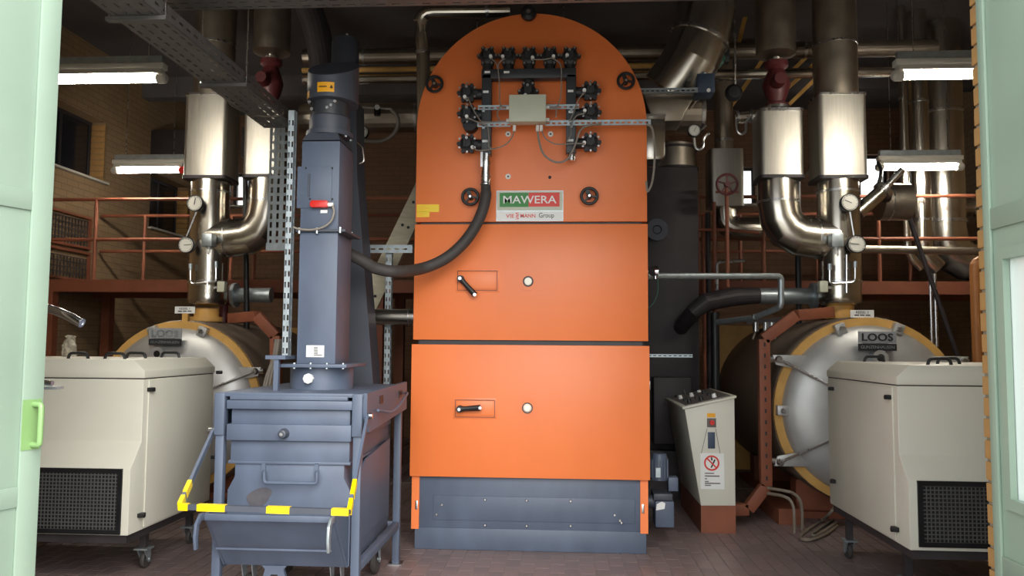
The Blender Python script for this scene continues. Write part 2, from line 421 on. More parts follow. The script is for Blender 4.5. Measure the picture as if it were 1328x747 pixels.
# ------------------------------------------------------------------ green doors
def leaf(no, hinge, d, nrm, thick, width, stile, rails, glaz, hgt=3.58):
    """hinge point, direction of the leaf, visible normal"""
    d = V(d).normalized(); nrm = V(nrm).normalized(); h = V(hinge)
    q = lambda s, z, t=0: h + d * s + EZ * z + nrm * t
    root = struct(MB().obox(q(width / 2, hgt / 2 + .02, -thick / 2), (d, EZ, nrm), (width / 2, hgt / 2, thick / 2)).build('door_%d' % no, 'mint', bevel=0.003)) if not glaz else None
    if glaz:
        us = [0, stile + .05, width - .18, width]; vs = [.02, glaz[0], glaz[1], hgt]
        root = struct(MB().perf(q(0, 0, -thick), d, EZ, nrm * thick, us, vs, lambda i, j: not (i == 1 and j == 1)).build('door_%d' % no, 'mint'))
        MB().obox(q((us[1] + us[2]) / 2, (glaz[0] + glaz[1]) / 2, -thick * .5), (d, EZ, nrm), ((us[2] - us[1]) / 2, (glaz[1] - glaz[0]) / 2, .004)).build('pane', 'daylit', root)
        # glazing bead
        b0 = .03
        MB().perf(q(0, 0, -thick * .3), d, EZ, nrm * (thick * .3 + .012), [us[1] - .012, us[1] + b0, us[2] - b0, us[2] + .012], [glaz[0] - .012, glaz[0] + b0, glaz[1] - b0, glaz[1] + .012], lambda i, j: not (i == 1 and j == 1)).build('glazing_frame', 'mint', root)
    MB().obox(q(stile / 2, hgt / 2 + .02, .006), (d, EZ, nrm), (stile / 2, hgt / 2, .006)).build('stile', 'mint', root, bevel=.003)
    for z0, z1 in rails:
        MB().obox(q((stile + width) / 2, (z0 + z1) / 2, .005), (d, EZ, nrm), ((width - stile) / 2, (z1 - z0) / 2, .005)).build('rail', 'mint', root, bevel=.003)
    return root, q
a = R(19)
d1, q1 = leaf(1, (JL + .02, 3.2, 0), (-math.sin(a), -math.cos(a), 0), (math.cos(a), -math.sin(a), 0), .045, 1.0, .09,
              [(2.13, 2.21), (.95, 1.03), (3.35, 3.58)], None)
u1 = (V((-math.sin(a), -math.cos(a), 0)), EZ, V((math.cos(a), -math.sin(a), 0)))
MB().obox(q1(.05, 1.27, .013), u1, (.04, .10, .002)).build('handle_plate', 'lime', d1, label='brighter lime green patch of paint behind the handle')
hb = q1(.045, 1.27, .015)
MB().tube(bend([q1(.045, 1.35, .01), q1(.045, 1.35, .06), q1(.045, 1.19, .06), q1(.045, 1.19, .01)], .015, 3), .011, 10).build('handle', 'lime', d1, label='lime green bow handle')
d2, q2 = leaf(2, (JR - .04, 3.2, 0), (0, -1, 0), (-1, 0, 0), .04, 1.7, .05, [(2.05, 2.13), (.76, .84), (3.35, 3.58)], (1.03, 1.96))

# steel tube and bolt fixed behind the left jamb
Yt = 3.45
t = thing('door_stay_tube', 'chromed bent steel tube sticking out beside the mint door above the cabinet', 'tube', (JL - .05, 3.3, 1.75))
MB().tube(spl([P(30, 396, Yt), P(58, 399, Yt), P(80, 406, Yt), P(106, 419, Yt)], 6), .019, 14).build('bent_tube', 'chrome', t)
c = P(106, 419, Yt); dd = (P(106, 419, Yt) - P(98, 415, Yt)).normalized()
MB().ring(c - dd * .004, dd, .011, .021, .006, 20).build('tube_rim', 'steel', t)
c = P(30, 396, Yt); MB().box(c.x - .01, c.x + .02, YF1 - .01, Yt + .03, c.z - .04, c.z + .04).build('wall_bracket', 'steel', t)
t = thing('door_bolt', 'small blue-grey steel sliding bolt beside the lime door handle', 'bolt', (JL, 3.3, 1.4))
a0 = P(42, 503, Yt); a1 = P(78, 503, Yt)
MB().bar(a0, a1, .05, .012, up=(0, 0, 1)).build('bolt_plate', 'galv', t)
MB().cyl(P(44, 495, Yt), P(68, 497, Yt), .012).build('bolt_rod', 'steel', t)
MB().box(a0.x - .02, a0.x + .01, YF1 - .01, Yt + .03, a0.z - .03, a0.z + .05).build('wall_bracket', 'galv', t)
# ================================================================== orange furnace
YO = G(688, 714).y                       # plinth front
BL, BR = P(538, 715, YO), P(838, 715, YO)
XC = P(688, 300, YO).x; HW = 0.5 * (P(838, 230, YO - .05).x - P(539, 230, YO - .05).x)
ZT = P(688, 18, YO - .05).z; ZA = ZT - HW
fz = thing('furnace', 'tall orange arched biomass furnace with black burner manifold on its upper door', 'boiler', (XC, YO, 0))
YP = YO - .06                            # front of the orange panels
zf = lambda y: P(688, y, YP).z
# casing behind the panels
pts = [V((XC - HW + .02, YO + .02, .12)), V((XC - HW + .02, YO + .02, ZA))] + arc(XC, ZA, HW - .02, 180, 0, 28, YO + .02)[1:-1] + [V((XC + HW - .02, YO + .02, ZA)), V((XC + HW - .02, YO + .02, .12))]
MB().prism(pts, (0, 2.3, 0)).build('casing', 'dark', fz)
# upper door
z0, z1 = zf(287.5), ZA
pts = [V((XC - HW, YP, z0)), V((XC - HW, YP, ZA))] + arc(XC, ZA, HW, 180, 0, 40, YP)[1:-1] + [V((XC + HW, YP, ZA)), V((XC + HW, YP, z0))]
ud = MB().prism(pts, (0, .08, 0)).build('upper_door', 'orange', fz, bevel=.004)
def panel(nm, ya, yb, ex, fwd=0):
    za, zb = zf(ya), zf(yb)
    return MB().box(XC - HW - ex, XC + HW + ex, YP - fwd, YP + .07, zb, za).build(nm, 'orange', fz, bevel=.004)
mp_ = panel('middle_panel', 290.5, 441.5, .004)
lp_ = panel('lower_door', 447.5, 620, .012, .012)
for ya, yb in ((287, 291), (441, 448)):
    MB().box(XC - HW + .04, XC + HW - .04, YP + .03, YO + .03, zf(yb), zf(ya)).build('gap_filler', 'black', fz)
for sx in (-1, 1):
    MB().box(XC + sx * (HW - .03) - .03, XC + sx * (HW - .03) + .03, YP + .025, YO + .03, zf(690), zf(618)).build('side_strip', 'orange', fz)
# grey lower cover and plinth
MB().box(XC - HW + .05, XC + HW - .05, YO - .02, YO + .05, zf(690), zf(618)).build('lower_cover', 'navy', fz, bevel=.004)
MB().box(XC - HW + .17, XC + HW - .1, YO - .027, YO, zf(678), zf(646)).build('cover_plate', 'navy', fz, bevel=.004)
MB().box(BL.x, BR.x, YO - .03, YO + 2.2, 0, zf(688)).build('plinth', 'navy', fz, bevel=.006)
sm = MB().lathe([(0.011, 0), (0.011, .006), (0.006, .010), (0, .010)], (0, 0, 0), EY, 10).mesh('screw', 'steel')
for x, y in ((566, 667), (573, 655), (629, 648), (683, 649), (740, 650), (629, 681), (683, 682), (740, 682), (797, 668), (806, 678), (804, 675)):
    p = P(x, y, YO - .026); inst('screw', sm, p, fz)
for x, y in ((540, 655), (834, 660), (538, 461), (842, 500)):
    p = P(x, y, YP + .02); MB().box(p.x - .01, p.x + .01, p.y, p.y + .05, p.z - .035, p.z + .035).build('hinge_catch', 'steel', fz, bevel=.003)
# inspection hatches with lever, sight holes
def hatch(x0, x1, y0, y1, ha, hb, fwd, gx, gy):
    y = YP - fwd
    q = lambda a, b, t=0: P(a, b, y) + V((0, -t, 0))
    h = MB().prism([q(x0 - 2, y0 - 2), q(x1 + 2, y0 - 2), q(x1 + 2, y1 + 2), q(x0 - 2, y1 + 2)], (0, -.006, 0)).build('hatch_frame', 'orange', fz, bevel=.002)
    MB().perf(q(x0, y1, .004), EX, EZ, (0, -.006, 0), [0, .006, q(x1, y0).x - q(x0, y0).x - .006, q(x1, y0).x - q(x0, y0).x], [0, .006, q(x0, y0).z - q(x0, y1).z - .006, q(x0, y0).z - q(x0, y1).z], lambda i, j: not (i == 1 and j == 1)).build('hatch_seam', 'redox', h)
    MB().prism([q(x0 + 2, y0 + 2, .004), q(x1 - 2, y0 + 2, .004), q(x1 - 2, y1 - 2, .004), q(x0 + 2, y1 - 2, .004)], (0, -.010, 0)).build('hatch_door', 'orange', h, bevel=.002)
    lv = MB(); A = q(*ha, .05); B = q(*hb, .06)
    lv.cyl(q(*ha, .005), q(*ha, .065), .030, .026, 14); lv.tube([A, A.lerp(B, .3), B], [.026, .02, .024], 10)
    l = lv.build('lever', 'black', h)
    for hp in (ha, hb): MB().cyl(q(*hp, .05), q(*hp, .088), .013, n=12).build('lever_bolt', 'steel', l)
    s = MB().ring(q(gx, gy, 0), EY, .035, .075, .006, 32).build('sight_port', 'orange', fz)
    MB().ring(q(gx, gy, .003), EY, .032, .042, .012, 28).build('port_ring', 'dark', s)
    c = q(gx, gy); return s, c
s, c = hatch(593, 645, 351, 377, (598, 362), (617, 383), 0, 685, 365)
MB().lathe([(.034, 0), (.034, .010), (.028, .018), (0, .020)], c, EY, 24).build('sight_glass', 'sight_white', s, label='round white sight glass')
s, c = hatch(590, 642, 518, 541, (597, 530), (624, 528), .012, 684, 529)
MB().lathe([(.034, 0), (.034, .020), (.024, .034), (0, .036)], c, EY, 24).build('sight_glass', 'sight_white', s, label='round white sight glass')
# handwheels / knobs
def knob(x, y, kind):
    c = P(x, y, YP); r = .062
    k = MB()
    if kind == 'ball':
        k.lathe([(.02, 0), (.02, .03), (.05, .04), (.064, .065), (.060, .095), (.035, .115), (0, .118)], c, EY, 24)
        o = k.build('clamp_knob', 'black', fz)
        MB().lathe([(.018, .117), (.014, .124), (0, .124)], c, EY, 12).build('knob_nut', 'steel', o)
        return
    t = [(r + .012 * math.cos(a), .06 + .012 * math.sin(a)) for a in [2 * math.pi * i / 10 for i in range(11)]]
    k.lathe(t, c, EY, 28, caps=False); k.lathe([(.02, 0), (.02, .07), (.012, .078), (0, .078)], c, EY, 14)
    for i in range(3):
        a = R(90 + 120 * i + 20); k.bar(c + V((0, -.06, 0)), c + V((r * math.cos(a), -.06, r * math.sin(a))), .03, .012)
    o = k.build('clamp_handwheel', 'black', fz)
    MB().lathe([(.012, .076), (.010, .084), (0, .084)], c, EY, 10).build('wheel_nut', 'steel', o)
knob(686, 22, 'ball')
for x, y in ((565, 112), (811, 108), (611, 257), (764, 256)): knob(x, y, 'wheel')
# washers
for x, y in ((659, 174), (714, 174), (659, 229)):
    c = P(x, y, YP); o = MB().ring(c, EY, .008, .022, .006, 20).build('washer', 'white', fz)
    MB().cyl(c, c + V((0, -.004, 0)), .008, n=10).build('washer_hole', 'ink', o)
MB().cyl(P(713, 230, YP), P(713, 230, YP) + V((0, -.005, 0)), .013, n=12).build('plug_hole', 'ink', fz)
# burner manifold
YM = YP - .11
mb = MB(); hw = 8.0
def seg(x0, y0, x1, y1):
    a, b = P(x0, y1, YM), P(x1, y0, YM); return (a.x, b.x, YM - .04, YM + .05, a.z, b.z)
mb.box(*seg(625, 90, 747, 104)); mb.box(*seg(624.5, 98, 638, 202)); mb.box(*seg(734, 98, 747, 200))
mani = mb.build('burner_manifold', 'manifold', fz, bevel=.006)
st = MB()
for x, y in ((631, 110), (741, 110), (631, 185), (741, 185)):
    p = P(x, y, YM); st.cyl(p, V((p.x, YP + .01, p.z)), .025)
st.build('manifold_bracket', 'dark', fz)
lm = MB().box(-.022, .022, -.001, .001, -.009, .009).mesh('tag_label', 'white')
for x, y in ((632, 93.5), (657, 93.5), (630, 119), (740, 118), (629, 183), (741, 145), (740, 182)):
    inst('tag_label', lm, P(x, y, YM - .041), mani)
# valves
vb = MB(); vb.lathe([(.052, .11), (.056, .03), (.062, .03), (.062, .005), (.05, 0), (.034, -.012), (.03, -.02), (0, -.022)], (0, 0, 0), (0, 1, 0), 24)
for i in range(6):
    a = R(60 * i); vb.cyl((.068 * math.cos(a), .0, .068 * math.sin(a)), (.068 * math.cos(a), .035, .068 * math.sin(a)), .017, n=8)
vb.box(-.03, -.012, -.03, 0, -.03, .03); vb.box(.008, .026, -.028, 0, -.022, .034)
vme = vb.mesh('burner_valve', 'valve')
bme = MB().cyl((0, 0, 0), (0, -.012, 0), .0085, n=8).mesh('valve_bolt', 'steel')
b2 = MB().cyl((0, 0, 0), (0, -.012, 0), .012, n=8).mesh('valve_cap', 'steel')
gme = MB().cyl((0, 0, 0), (.0, -.035, 0), .014, n=10).mesh('cable_gland', 'white')
YV = YM - .03
glands = []
def valve(x, y, neck, gl, rot=0):
    c = P(x, y, YV); o = inst('burner_valve', vme, c, fz)
    for i in range(6):
        a = R(60 * i + rot); inst('valve_bolt', bme, c + V((.070 * math.cos(a), -.004, .070 * math.sin(a))), o)
    inst('valve_cap', b2, c + V((-.004, -.02, .04)), o)
    g = c + V((gl[0], -.01, gl[1])); inst('cable_gland', gme, g, o); glands.append(g + V((0, -.04, 0)))
    n = MB(); e = c + V((neck[0], .05, neck[1])); n.cyl(c + V((0, .05, 0)), e, .042, n=14); n.build('valve_neck', 'valve', fz)
for i, x in enumerate((632, 659, 686, 713, 739.5)):
    valve(x, 72, (0, -.13), ((.03, -.02), (-.04, -.02), (.03, -.03), (.03, -.02), (-.025, -.01))[i])
valve(685, 118, (0, .10), (-.02, -.045))
for i, y in enumerate((120, 147, 186)):
    valve(606, y, (.14, 0), ((-.015, -.045), (-.0, -.035), (.045, -.04))[i], 30)
    valve(766 if i != 1 else 766.5, y - (3 if i == 0 else 2), (-.14, 0), ((-.05, -.01), (-.05, .0), (-.05, -.015))[i], 30)
c = P(609, 160, YM); MB().cyl(c, c + V((0, .1, 0)), .06, n=18).build('pipe_stub', 'valve', fz)
# mounting rails
def rail(x0, x1, yt, yb, Y, nm='mounting_rail', par=None):
    a, b = P(x0, yb, Y), P(x1, yt, Y); L = b.x - a.x; zt = P(x0, yt, Y).z; zb = P(x0, yb, Y).z; h = abs(zt - zb)
    m_ = MB(); slotted(m_, (a.x, Y, zb), EX, EZ, (0, .002, 0), L, h, 1, .045, .026, h * .3)
    m_.box(a.x, b.x, Y - .012, Y, zt - .004, zt); m_.box(a.x, b.x, Y - .012, Y, zb, zb + .004)
    return m_.build(nm, 'galv', par or fz)
YR = YM - .055
rail(620, 662, 137, 143, YR); rail(707, 751, 136, 142, YR)
rail(619, 662, 159, 165, YR); rail(707, 844, 156.5, 163.5, YR)
for x, y in ((627, 140), (741, 140), (627, 162), (741, 160)):
    p = P(x, y, YR); MB().box(p.x - .01, p.x + .01, p.y, YM - .03, p.z - .03, p.z).build('rail_clip', 'galv', fz)
# junction box
a, b = P(662, 163, YR), P(708, 129, YR)
jb = MB().box(a.x, b.x, YR - .10, YR - .004, a.z, b.z).build('junction_box', 'box_grey', fz, bevel=.006)
MB().box(a.x - .004, b.x + .004, YR - .125, YR - .098, a.z - .003, b.z + .004).build('box_lid', 'box_grey', jb, bevel=.006)
for x, y in ((667, 166), (697, 166), (702, 166)):
    p = P(x, y, YR - .05); MB().cyl(p + V((0, 0, .02)), p + V((0, 0, -.025)), .013, n=10).build('box_gland', 'white', jb)
for x, y in ((660, 140), (660, 156), (709, 139), (709, 155)):
    p = P(x, y, YR - .05); MB().cyl(p + V((-.02, 0, 0)), p + V((.02, 0, 0)), .013, n=10).build('box_gland', 'white', jb)
# cables
def cable(pp, Y, r=.005, m='cable', par=None, nm='cable'):
    return MB().tube(spl([P(x, y, Y) for x, y in pp], 6), r, 6).build(nm, m, par or fz)
YK = YR - .03
for pp in ([(637, 76), (644, 83), (647, 100), (648, 120), (649, 136), (660, 140)],
           [(655, 76), (647, 82), (646, 95)],
           [(690, 77), (705, 77), (717, 75)],
           [(718, 76), (727, 84), (728, 104), (727, 125), (722, 138), (709, 139)],
           [(606, 126), (614, 142), (622, 155), (627, 158), (640, 158), (660, 156)],
           [(607, 153), (616, 157), (625, 160), (632, 164), (634, 178), (634, 190), (640, 193)],
           [(613, 190), (620, 195), (640, 193), (655, 188), (664, 178), (667, 168)],
           [(758, 120), (750, 130), (742, 150), (738, 157)],
           [(758, 147), (748, 150), (741, 160), (740, 175), (735, 184)],
           [(758, 186), (745, 186), (722, 187), (708, 180), (702, 168)],
           [(649, 136), (645, 148), (648, 156)], [(722, 138), (721, 152)]):
    cable(pp, YK)
cable([(697, 167), (699, 182), (705, 200), (720, 210), (735, 207), (745, 190), (752, 170), (762, 163), (780, 161)], YK, .008, nm='thick_cable')
cable([(838, 161), (845, 165), (848, 180), (849, 205), (846, 235), (840, 248), (838, 235)], YK, .009, nm='thick_cable')
p = P(741, 203, YM); MB().cyl(p + V((0, 0, .03)), p + V((0, 0, -.035)), .035, n=14).build('manifold_drain', 'steel', fz)
# hose coupling and hose
q = lambda x, y: P(x, y, YM - .01)
hc = MB(); hc.cyl(q(631, 199), q(630.5, 210), .033); hc.cyl(q(630.5, 210), q(630, 224), .042, .036); hc.cyl(q(630, 224), q(630, 240), .038)
hc.box(q(626, 0).x, q(629, 0).x, YM - .06, YM - .04, q(0, 222).z, q(0, 203).z)
hc.build('hose_coupling', 'steel', fz)
for y in (229, 234, 239):
    MB().lathe([(.038, -.006), (.044, -.004), (.044, .004), (.038, .006)], q(630, y), EZ, 18).build('hose_clamp', 'steel', fz)
YC = 5.75
hp = [q(630, 237), P(629.5, 258, YM - .03), P(621, 285, YM - .06), P(603, 313, YM - .1), P(578, 335, YM - .14), P(548, 348, YM - .18), P(515, 352, 5.85), P(488, 348, 5.78), P(470, 338, 5.72), P(452, 329, 5.7), P(438, 324, 5.7)]
MB().tube(spl(hp, 6), [.038] * 4 + [.044] * (6 * (len(hp) - 1) - 3), 16).build('air_hose', 'rubber', fz)
# name plate
YN = YP - .006
a, b = P(643.5, 287, YN), P(730.5, 247, YN)
zm = P(643, 273.3, YN).z
pl = MB().box(a.x, b.x, YN, YP + .002, a.z, b.z).build('name_plate', 'galv', fz)
def pp_(x0, y0, x1, y1, m, nm, t=.001):
    a, b = P(x0, y1, YN), P(x1, y0, YN); return MB().box(a.x, b.x, YN - t, YN, a.z, b.z).build(nm, m, pl)
pp_(644.5, 274, 729.7, 286.4, 'white', 'plate_band'); pp_(644.5, 248, 729.7, 273, 'box_grey', 'plate_band')
pp_(648, 250, 685.5, 268.5, 'green_p', 'green_field', .002); pp_(685.5, 249.7, 725.7, 268, 'red_p', 'red_field', .002)
c = P(687.2, 259.4, YN - .004)
text('lettering', 'MAWERA', .088, c, 'white', pl, bold=.0007, width=.425)
text('lettering', 'VIE', .042, P(661.5, 280.3, YN - .003), 'red_p', pl, bold=.0006, width=.068)
text('lettering', 'S', .036, P(670.8, 278.0, YN - .003), 'red_p', pl, bold=.0006, width=.026)
text('lettering', 'S', .036, P(670.8, 282.6, YN - .003), 'red_p', pl, bold=.0006, width=.026)
text('lettering', 'MANN', .042, P(684.6, 280.1, YN - .003), 'red_p', pl, bold=.0006, width=.12)
text('lettering', 'Group', .054, P(708.7, 279.5, YN - .003), 'ink', pl, width=.12)
# yellow stickers
for x0, x1, y0, y1 in ((540.5, 569.5, 265, 275), (540.5, 557, 274.5, 281.5)):
    a, b = P(x0, y1, YP), P(x1, y0, YP)
    s = MB().box(a.x, b.x, YP - .0015, YP, a.z, b.z).build('warning_sticker', 'yellow', fz)
    for k in range(3):
        zz = a.z + (b.z - a.z) * (.28 + .22 * k); MB().box(a.x + .01, a.x + .01 + (b.x - a.x) * (.35 + .15 * (k % 2)), YP - .0022, YP - .0015, zz - .002, zz + .002).build('print_line', 'label_or', s)

# gear motor beside the plinth
YG = 6.75
gm = thing('gear_motor', 'small blue-grey gear motor at the foot of the orange furnace', 'motor', (P(858, 660, YG).x, YG, 0))
q = lambda x, y, d=0: P(x, y, YG) + V((0, d, 0))
MB().box(q(845, 0).x, q(868, 0).x, YG - .09, YG + .12, q(0, 663).z, q(0, 631).z).build('gearbox', 'navy', gm, bevel=.008)
MB().box(q(843, 0).x, q(866, 0).x, YG - .1, YG + .13, q(0, 630).z, q(0, 622).z).build('flange', 'navy_dk', gm, bevel=.004)
mm = MB(); c0, c1 = q(855, 622, 0), q(855, 588, 0); mm.lathe([(.068, 0), (.068, (c1 - c0).length * .8), (.055, (c1 - c0).length), (0, (c1 - c0).length)], c0, EZ, 20)
for i in range(12):
    a = R(30 * i); mm.bar(c0 + V((.07 * math.cos(a), .07 * math.sin(a), .02)), c0 + V((.07 * math.cos(a), .07 * math.sin(a), (c1 - c0).length * .78)), .006, .016)
mm.build('motor_body', 'navy', gm)
MB().box(q(862, 0).x, q(874, 0).x, YG - .05, YG + .06, q(0, 620).z, q(0, 603).z).build('terminal_box', 'navy', gm, bevel=.006)
a, b = q(849, 617), q(855, 605); MB().box(a.x, b.x, YG - .082, YG - .06, a.z, b.z).build('rating_plate', 'galv', gm)
MB().prism([q(x, y, -.092) for x, y in ((849, 659), (850, 651), (854, 649), (857, 648), (861, 650), (860, 657), (855, 658))], (0, .004, 0)).build('sticker_remnant', 'white', gm)
a, b = q(855, 646), q(856.2, 638); MB().box(a.x, b.x, YG - .094, YG - .088, a.z, b.z).build('paint_mark', 'white', gm)
c = q(845, 650); MB().cyl(V((BR.x - .1, YG, c.z)), V((c.x + .05, YG, c.z)), .05).build('drive_shaft', 'navy_dk', gm)
# ================================================================== ash container in its frame
Y0, Y1 = 4.80, 5.98
XA, XB = P(284.5, 640, Y0).x, P(463, 640, Y0).x
ZTOP = P(370, 512, Y0).z
zc = lambda y: P(370, y, Y0).z
xc = lambda x: P(x, 620, Y0).x
fr = thing('container_stand', 'blue-grey steel stand with cover plate and yellow-taped safety bar around the ash bin', 'stand', ((XA + XB) / 2, (Y0 + Y1) / 2, 0))
for x in (XA, XB):
    for y in (Y0, Y1):
        MB().box(x - .025, x + .025, y - .025, y + .025, 0, ZTOP - .17).build('leg', 'navy', fr, bevel=.003)
        MB().box(x - .05, x + .05, y - .05, y + .05, 0, .012).build('foot_plate', 'steel', fr)
for x in (XA, XB): MB().box(x - .022, x + .022, Y0 + .02, Y1 - .02, .26, .31).build('side_rail', 'navy', fr, bevel=.003)
MB().box(XA, XB, Y1 - .02, Y1 + .02, .26, .31).build('rear_rail', 'navy', fr, bevel=.003)
# cover plate on top
MB().box(XA - .02, XB + .035, Y0 - .03, Y1 + .03, ZTOP - .012, ZTOP + .012).build('cover_plate', 'navy', fr, bevel=.003)
MB().box(XA + .06, XB - .06, Y0 - .035, Y0 + .0, ZTOP - .03, ZTOP - .005).build('front_lip', 'navy', fr, bevel=.003)
# end brackets and side guards
for sx, x in ((-1, XA), (1, XB)):
    MB().box(x - .03, x + .03, Y0 - .04, Y0 + .02, ZTOP - .24, ZTOP + .01).build('corner_bracket', 'navy', fr, bevel=.003)
g = MB(); xg = XB + .055
g.prism([V((xg, Y0 - .02, ZTOP + .015)), V((xg, Y1 + .03, ZTOP + .03)), V((xg, Y1 + .03, ZTOP - .17)), V((xg, Y0 + .05, ZTOP - .22)), V((xg, Y0 - .02, ZTOP - .1))], (-.025, 0, 0))
gd = g.build('side_guard', 'navy', fr, label='side guard plate with slots')
for y in (Y0 + .35, Y1 - .22): MB().box(xg - .01, xg + .004, y - .05, y + .05, ZTOP - .07, ZTOP - .02).build('guard_slot', 'black', gd)
MB().prism([V((XA - .04, Y0 - .02, ZTOP)), V((XA - .04, Y1 + .03, ZTOP)), V((XA - .04, Y1 + .03, ZTOP - .2)), V((XA - .04, Y0 - .02, ZTOP - .2))], (.02, 0, 0)).build('side_guard', 'navy', fr)
MB().tube(spl([V((xg + .02, Y0 + .18, ZTOP - .1)), V((xg + .05, Y0 + .5, ZTOP - .13)), V((xg + .05, Y0 + .95, ZTOP - .05)), V((xg + .01, Y1 - .05, ZTOP - .05))], 5), .009, 8).build('grab_rod', 'navy', fr)
# safety bar: two arms from pivots on the front corners, bar hanging out in front
YBAR = 4.15
LA, RA = P(233, 657, YBAR), P(453, 664, YBAR)
PL_ = V((XA - .05, Y0 + .0, ZTOP - .22)); PR_ = V((XB + .05, Y0 + .02, ZTOP - .12))
bar = MB().bar(LA, RA, .028).build('safety_bar', 'navy_dk', fr, label='horizontal safety bar wrapped with yellow tape')
for A, B in ((PL_, LA), (PR_, RA)):
    MB().bar(A, B, .016, .035).build('bar_arm', 'navy', fr)
    MB().cyl(A + V((-.03, 0, 0)), A + V((.03, 0, 0)), .018, n=12).build('pivot_bolt', 'steel', fr)
    d = B - A
    for t0, t1 in ((.72, .86), (.90, 1.0)):
        MB().bar(A + d * t0, A + d * t1, .022, .042).build('yellow_tape', 'yellow', bar)
d = RA - LA
for t0, t1 in ((0, .055), (.11, .275), (.52, .655), (.90, 1.0)):
    MB().bar(LA + d * t0, LA + d * t1, .034).build('yellow_tape', 'yellow', bar)

# the bin itself
bn = thing('ash_container', 'blue-grey wheeled steel ash bin with hooks and stepped ribs under the conveyor', 'container', ((XA + XB) / 2, Y0 + .5, 0))
BX0, BX1 = XA + .05, XB - .045
bx0, bx1 = XA + .06, XB - .05
def section(y0, y1, dx, fwd, nm='body_panel', back=.0):
    return MB().box(bx0 - dx, bx1 + dx, Y0 - fwd, Y1 - .09 + back, zc(y1), zc(y0)).build(nm, 'navy', bn, bevel=.004)
section(531, 551, 0, .0, 'rim_panel')
section(519, 530.5, .019, .035, 'rim_rail')
section(550, 571, .015, .035, 'lock_rail')
section(571, 601, .0, .0, 'upper_panel')
section(598, 602, .01, .012, 'shelf_lip')
# lower body, waisted and widening
zz = [zc(602), zc(619), zc(637), zc(733)]; wd = [-.03, -.03, .012, .012]
pts = [V((bx0 - w_, Y0 + .0, z_)) for z_, w_ in zip(zz, wd)] + [V((bx1 + w_, Y0 + .0, z_)) for z_, w_ in reversed(list(zip(zz, wd)))]
bd = MB().prism(pts, (0, 1.05, 0)).build('lower_body', 'navy', bn, bevel=.004)
# right flank relief panel
xs = bx1 + .014
MB().prism([V((xs, Y0 + .12, .40)), V((xs, Y1 - .16, .40)), V((xs, Y1 - .16, .93)), V((xs, Y0 + .3, .88)), V((xs, Y0 + .12, .78))], (.012, 0, 0)).build('side_panel', 'navy', bn, bevel=.004)
# lock knob, handle, rust patch
c = P(369, 562, Y0 - .035); kb = MB().lathe([(.03, 0), (.03, .012), (.024, .03), (.024, .05), (.016, .055), (0, .055)], c, EY, 18).build('lock_knob', 'navy_dk', bn)
MB().lathe([(.014, .054), (.010, .060), (0, .060)], c, EY, 10).build('knob_nut', 'steel', kb)
q = lambda x, y, d: P(x, y, Y0 - d)
MB().tube(bend([q(342.5, 612, -.01), q(342.5, 612, .05), q(342.5, 626, .05), q(411, 627, .05), q(411, 612, .05), q(411, 612, -.01)], .018, 3), .010, 8).build('pull_handle', 'navy', bn)
for x in (342.5, 411): c = q(x, 611, 0); MB().box(c.x - .012, c.x + .012, c.y - .012, c.y + .005, c.z - .03, c.z + .045).build('handle_bracket', 'navy', bn)
M['rust'] = mat('scorched_paint', (58, 58, 66), 0.6, 0, .2, 14, rgb2=(84, 80, 84))
c = P(336, 645, Y0 - .002); MB().prism([c + V((.075 * math.cos(a) * (1 + .12 * math.sin(3 * a)), 0, .055 * math.sin(a) + .02 * math.cos(a))) for a in [2 * math.pi * i / 20 for i in range(20)]], (0, .003, 0)).build('scorch_patch', 'rust', bn)
# hook assembly at the lower front: two gussets with hooks, angled front panel
YH = 4.50
zh0, zh1 = P(350, 672, YH).z, P(350, 713, YH).z
xl, xr = bx0 - .045, bx1 - .01
fp = MB().prism([V((xl + .04, YH, zh0)), V((xr, YH, zh0)), V((xr, Y0 - .01, zc(733))), V((xl + .04, Y0 - .01, zc(733)))], (0, .012, 0)).build('front_scoop', 'navy', bn)
MB().bar(V((xl, YH, zh0)), V((xr, YH, zh0)), .02, .035).build('scoop_rim', 'navy', bn, bevel=.002)
MB().box(xl + .06, xr - .03, YH + .1, YH + .11, zh1 - .03, zh1 - .02).build('scoop_fold', 'navy', bn)
for x in (xl + .02, xr):
    MB().prism([V((x, YH, zh0 + .015)), V((x, Y0, zh0 + .015)), V((x, Y0, zc(734)))], (.014, 0, 0)).build('gusset', 'navy', bn)
    hk = [V((x, YH + .02, zh0 + .02))]
    outer = [(0.0, .025), (-.06, .02), (-.105, -.02), (-.115, -.09), (-.10, -.16)]; inner = [(-.07, -.16), (-.078, -.09), (-.065, -.03), (-.04, -.012), (0, -.02)]
    MB().prism([V((x, YH + a_, zh0 + b_)) for a_, b_ in outer + inner], (.016, 0, 0)).build('hook', 'galv' if x == xr else 'navy', bn, bevel=.003)
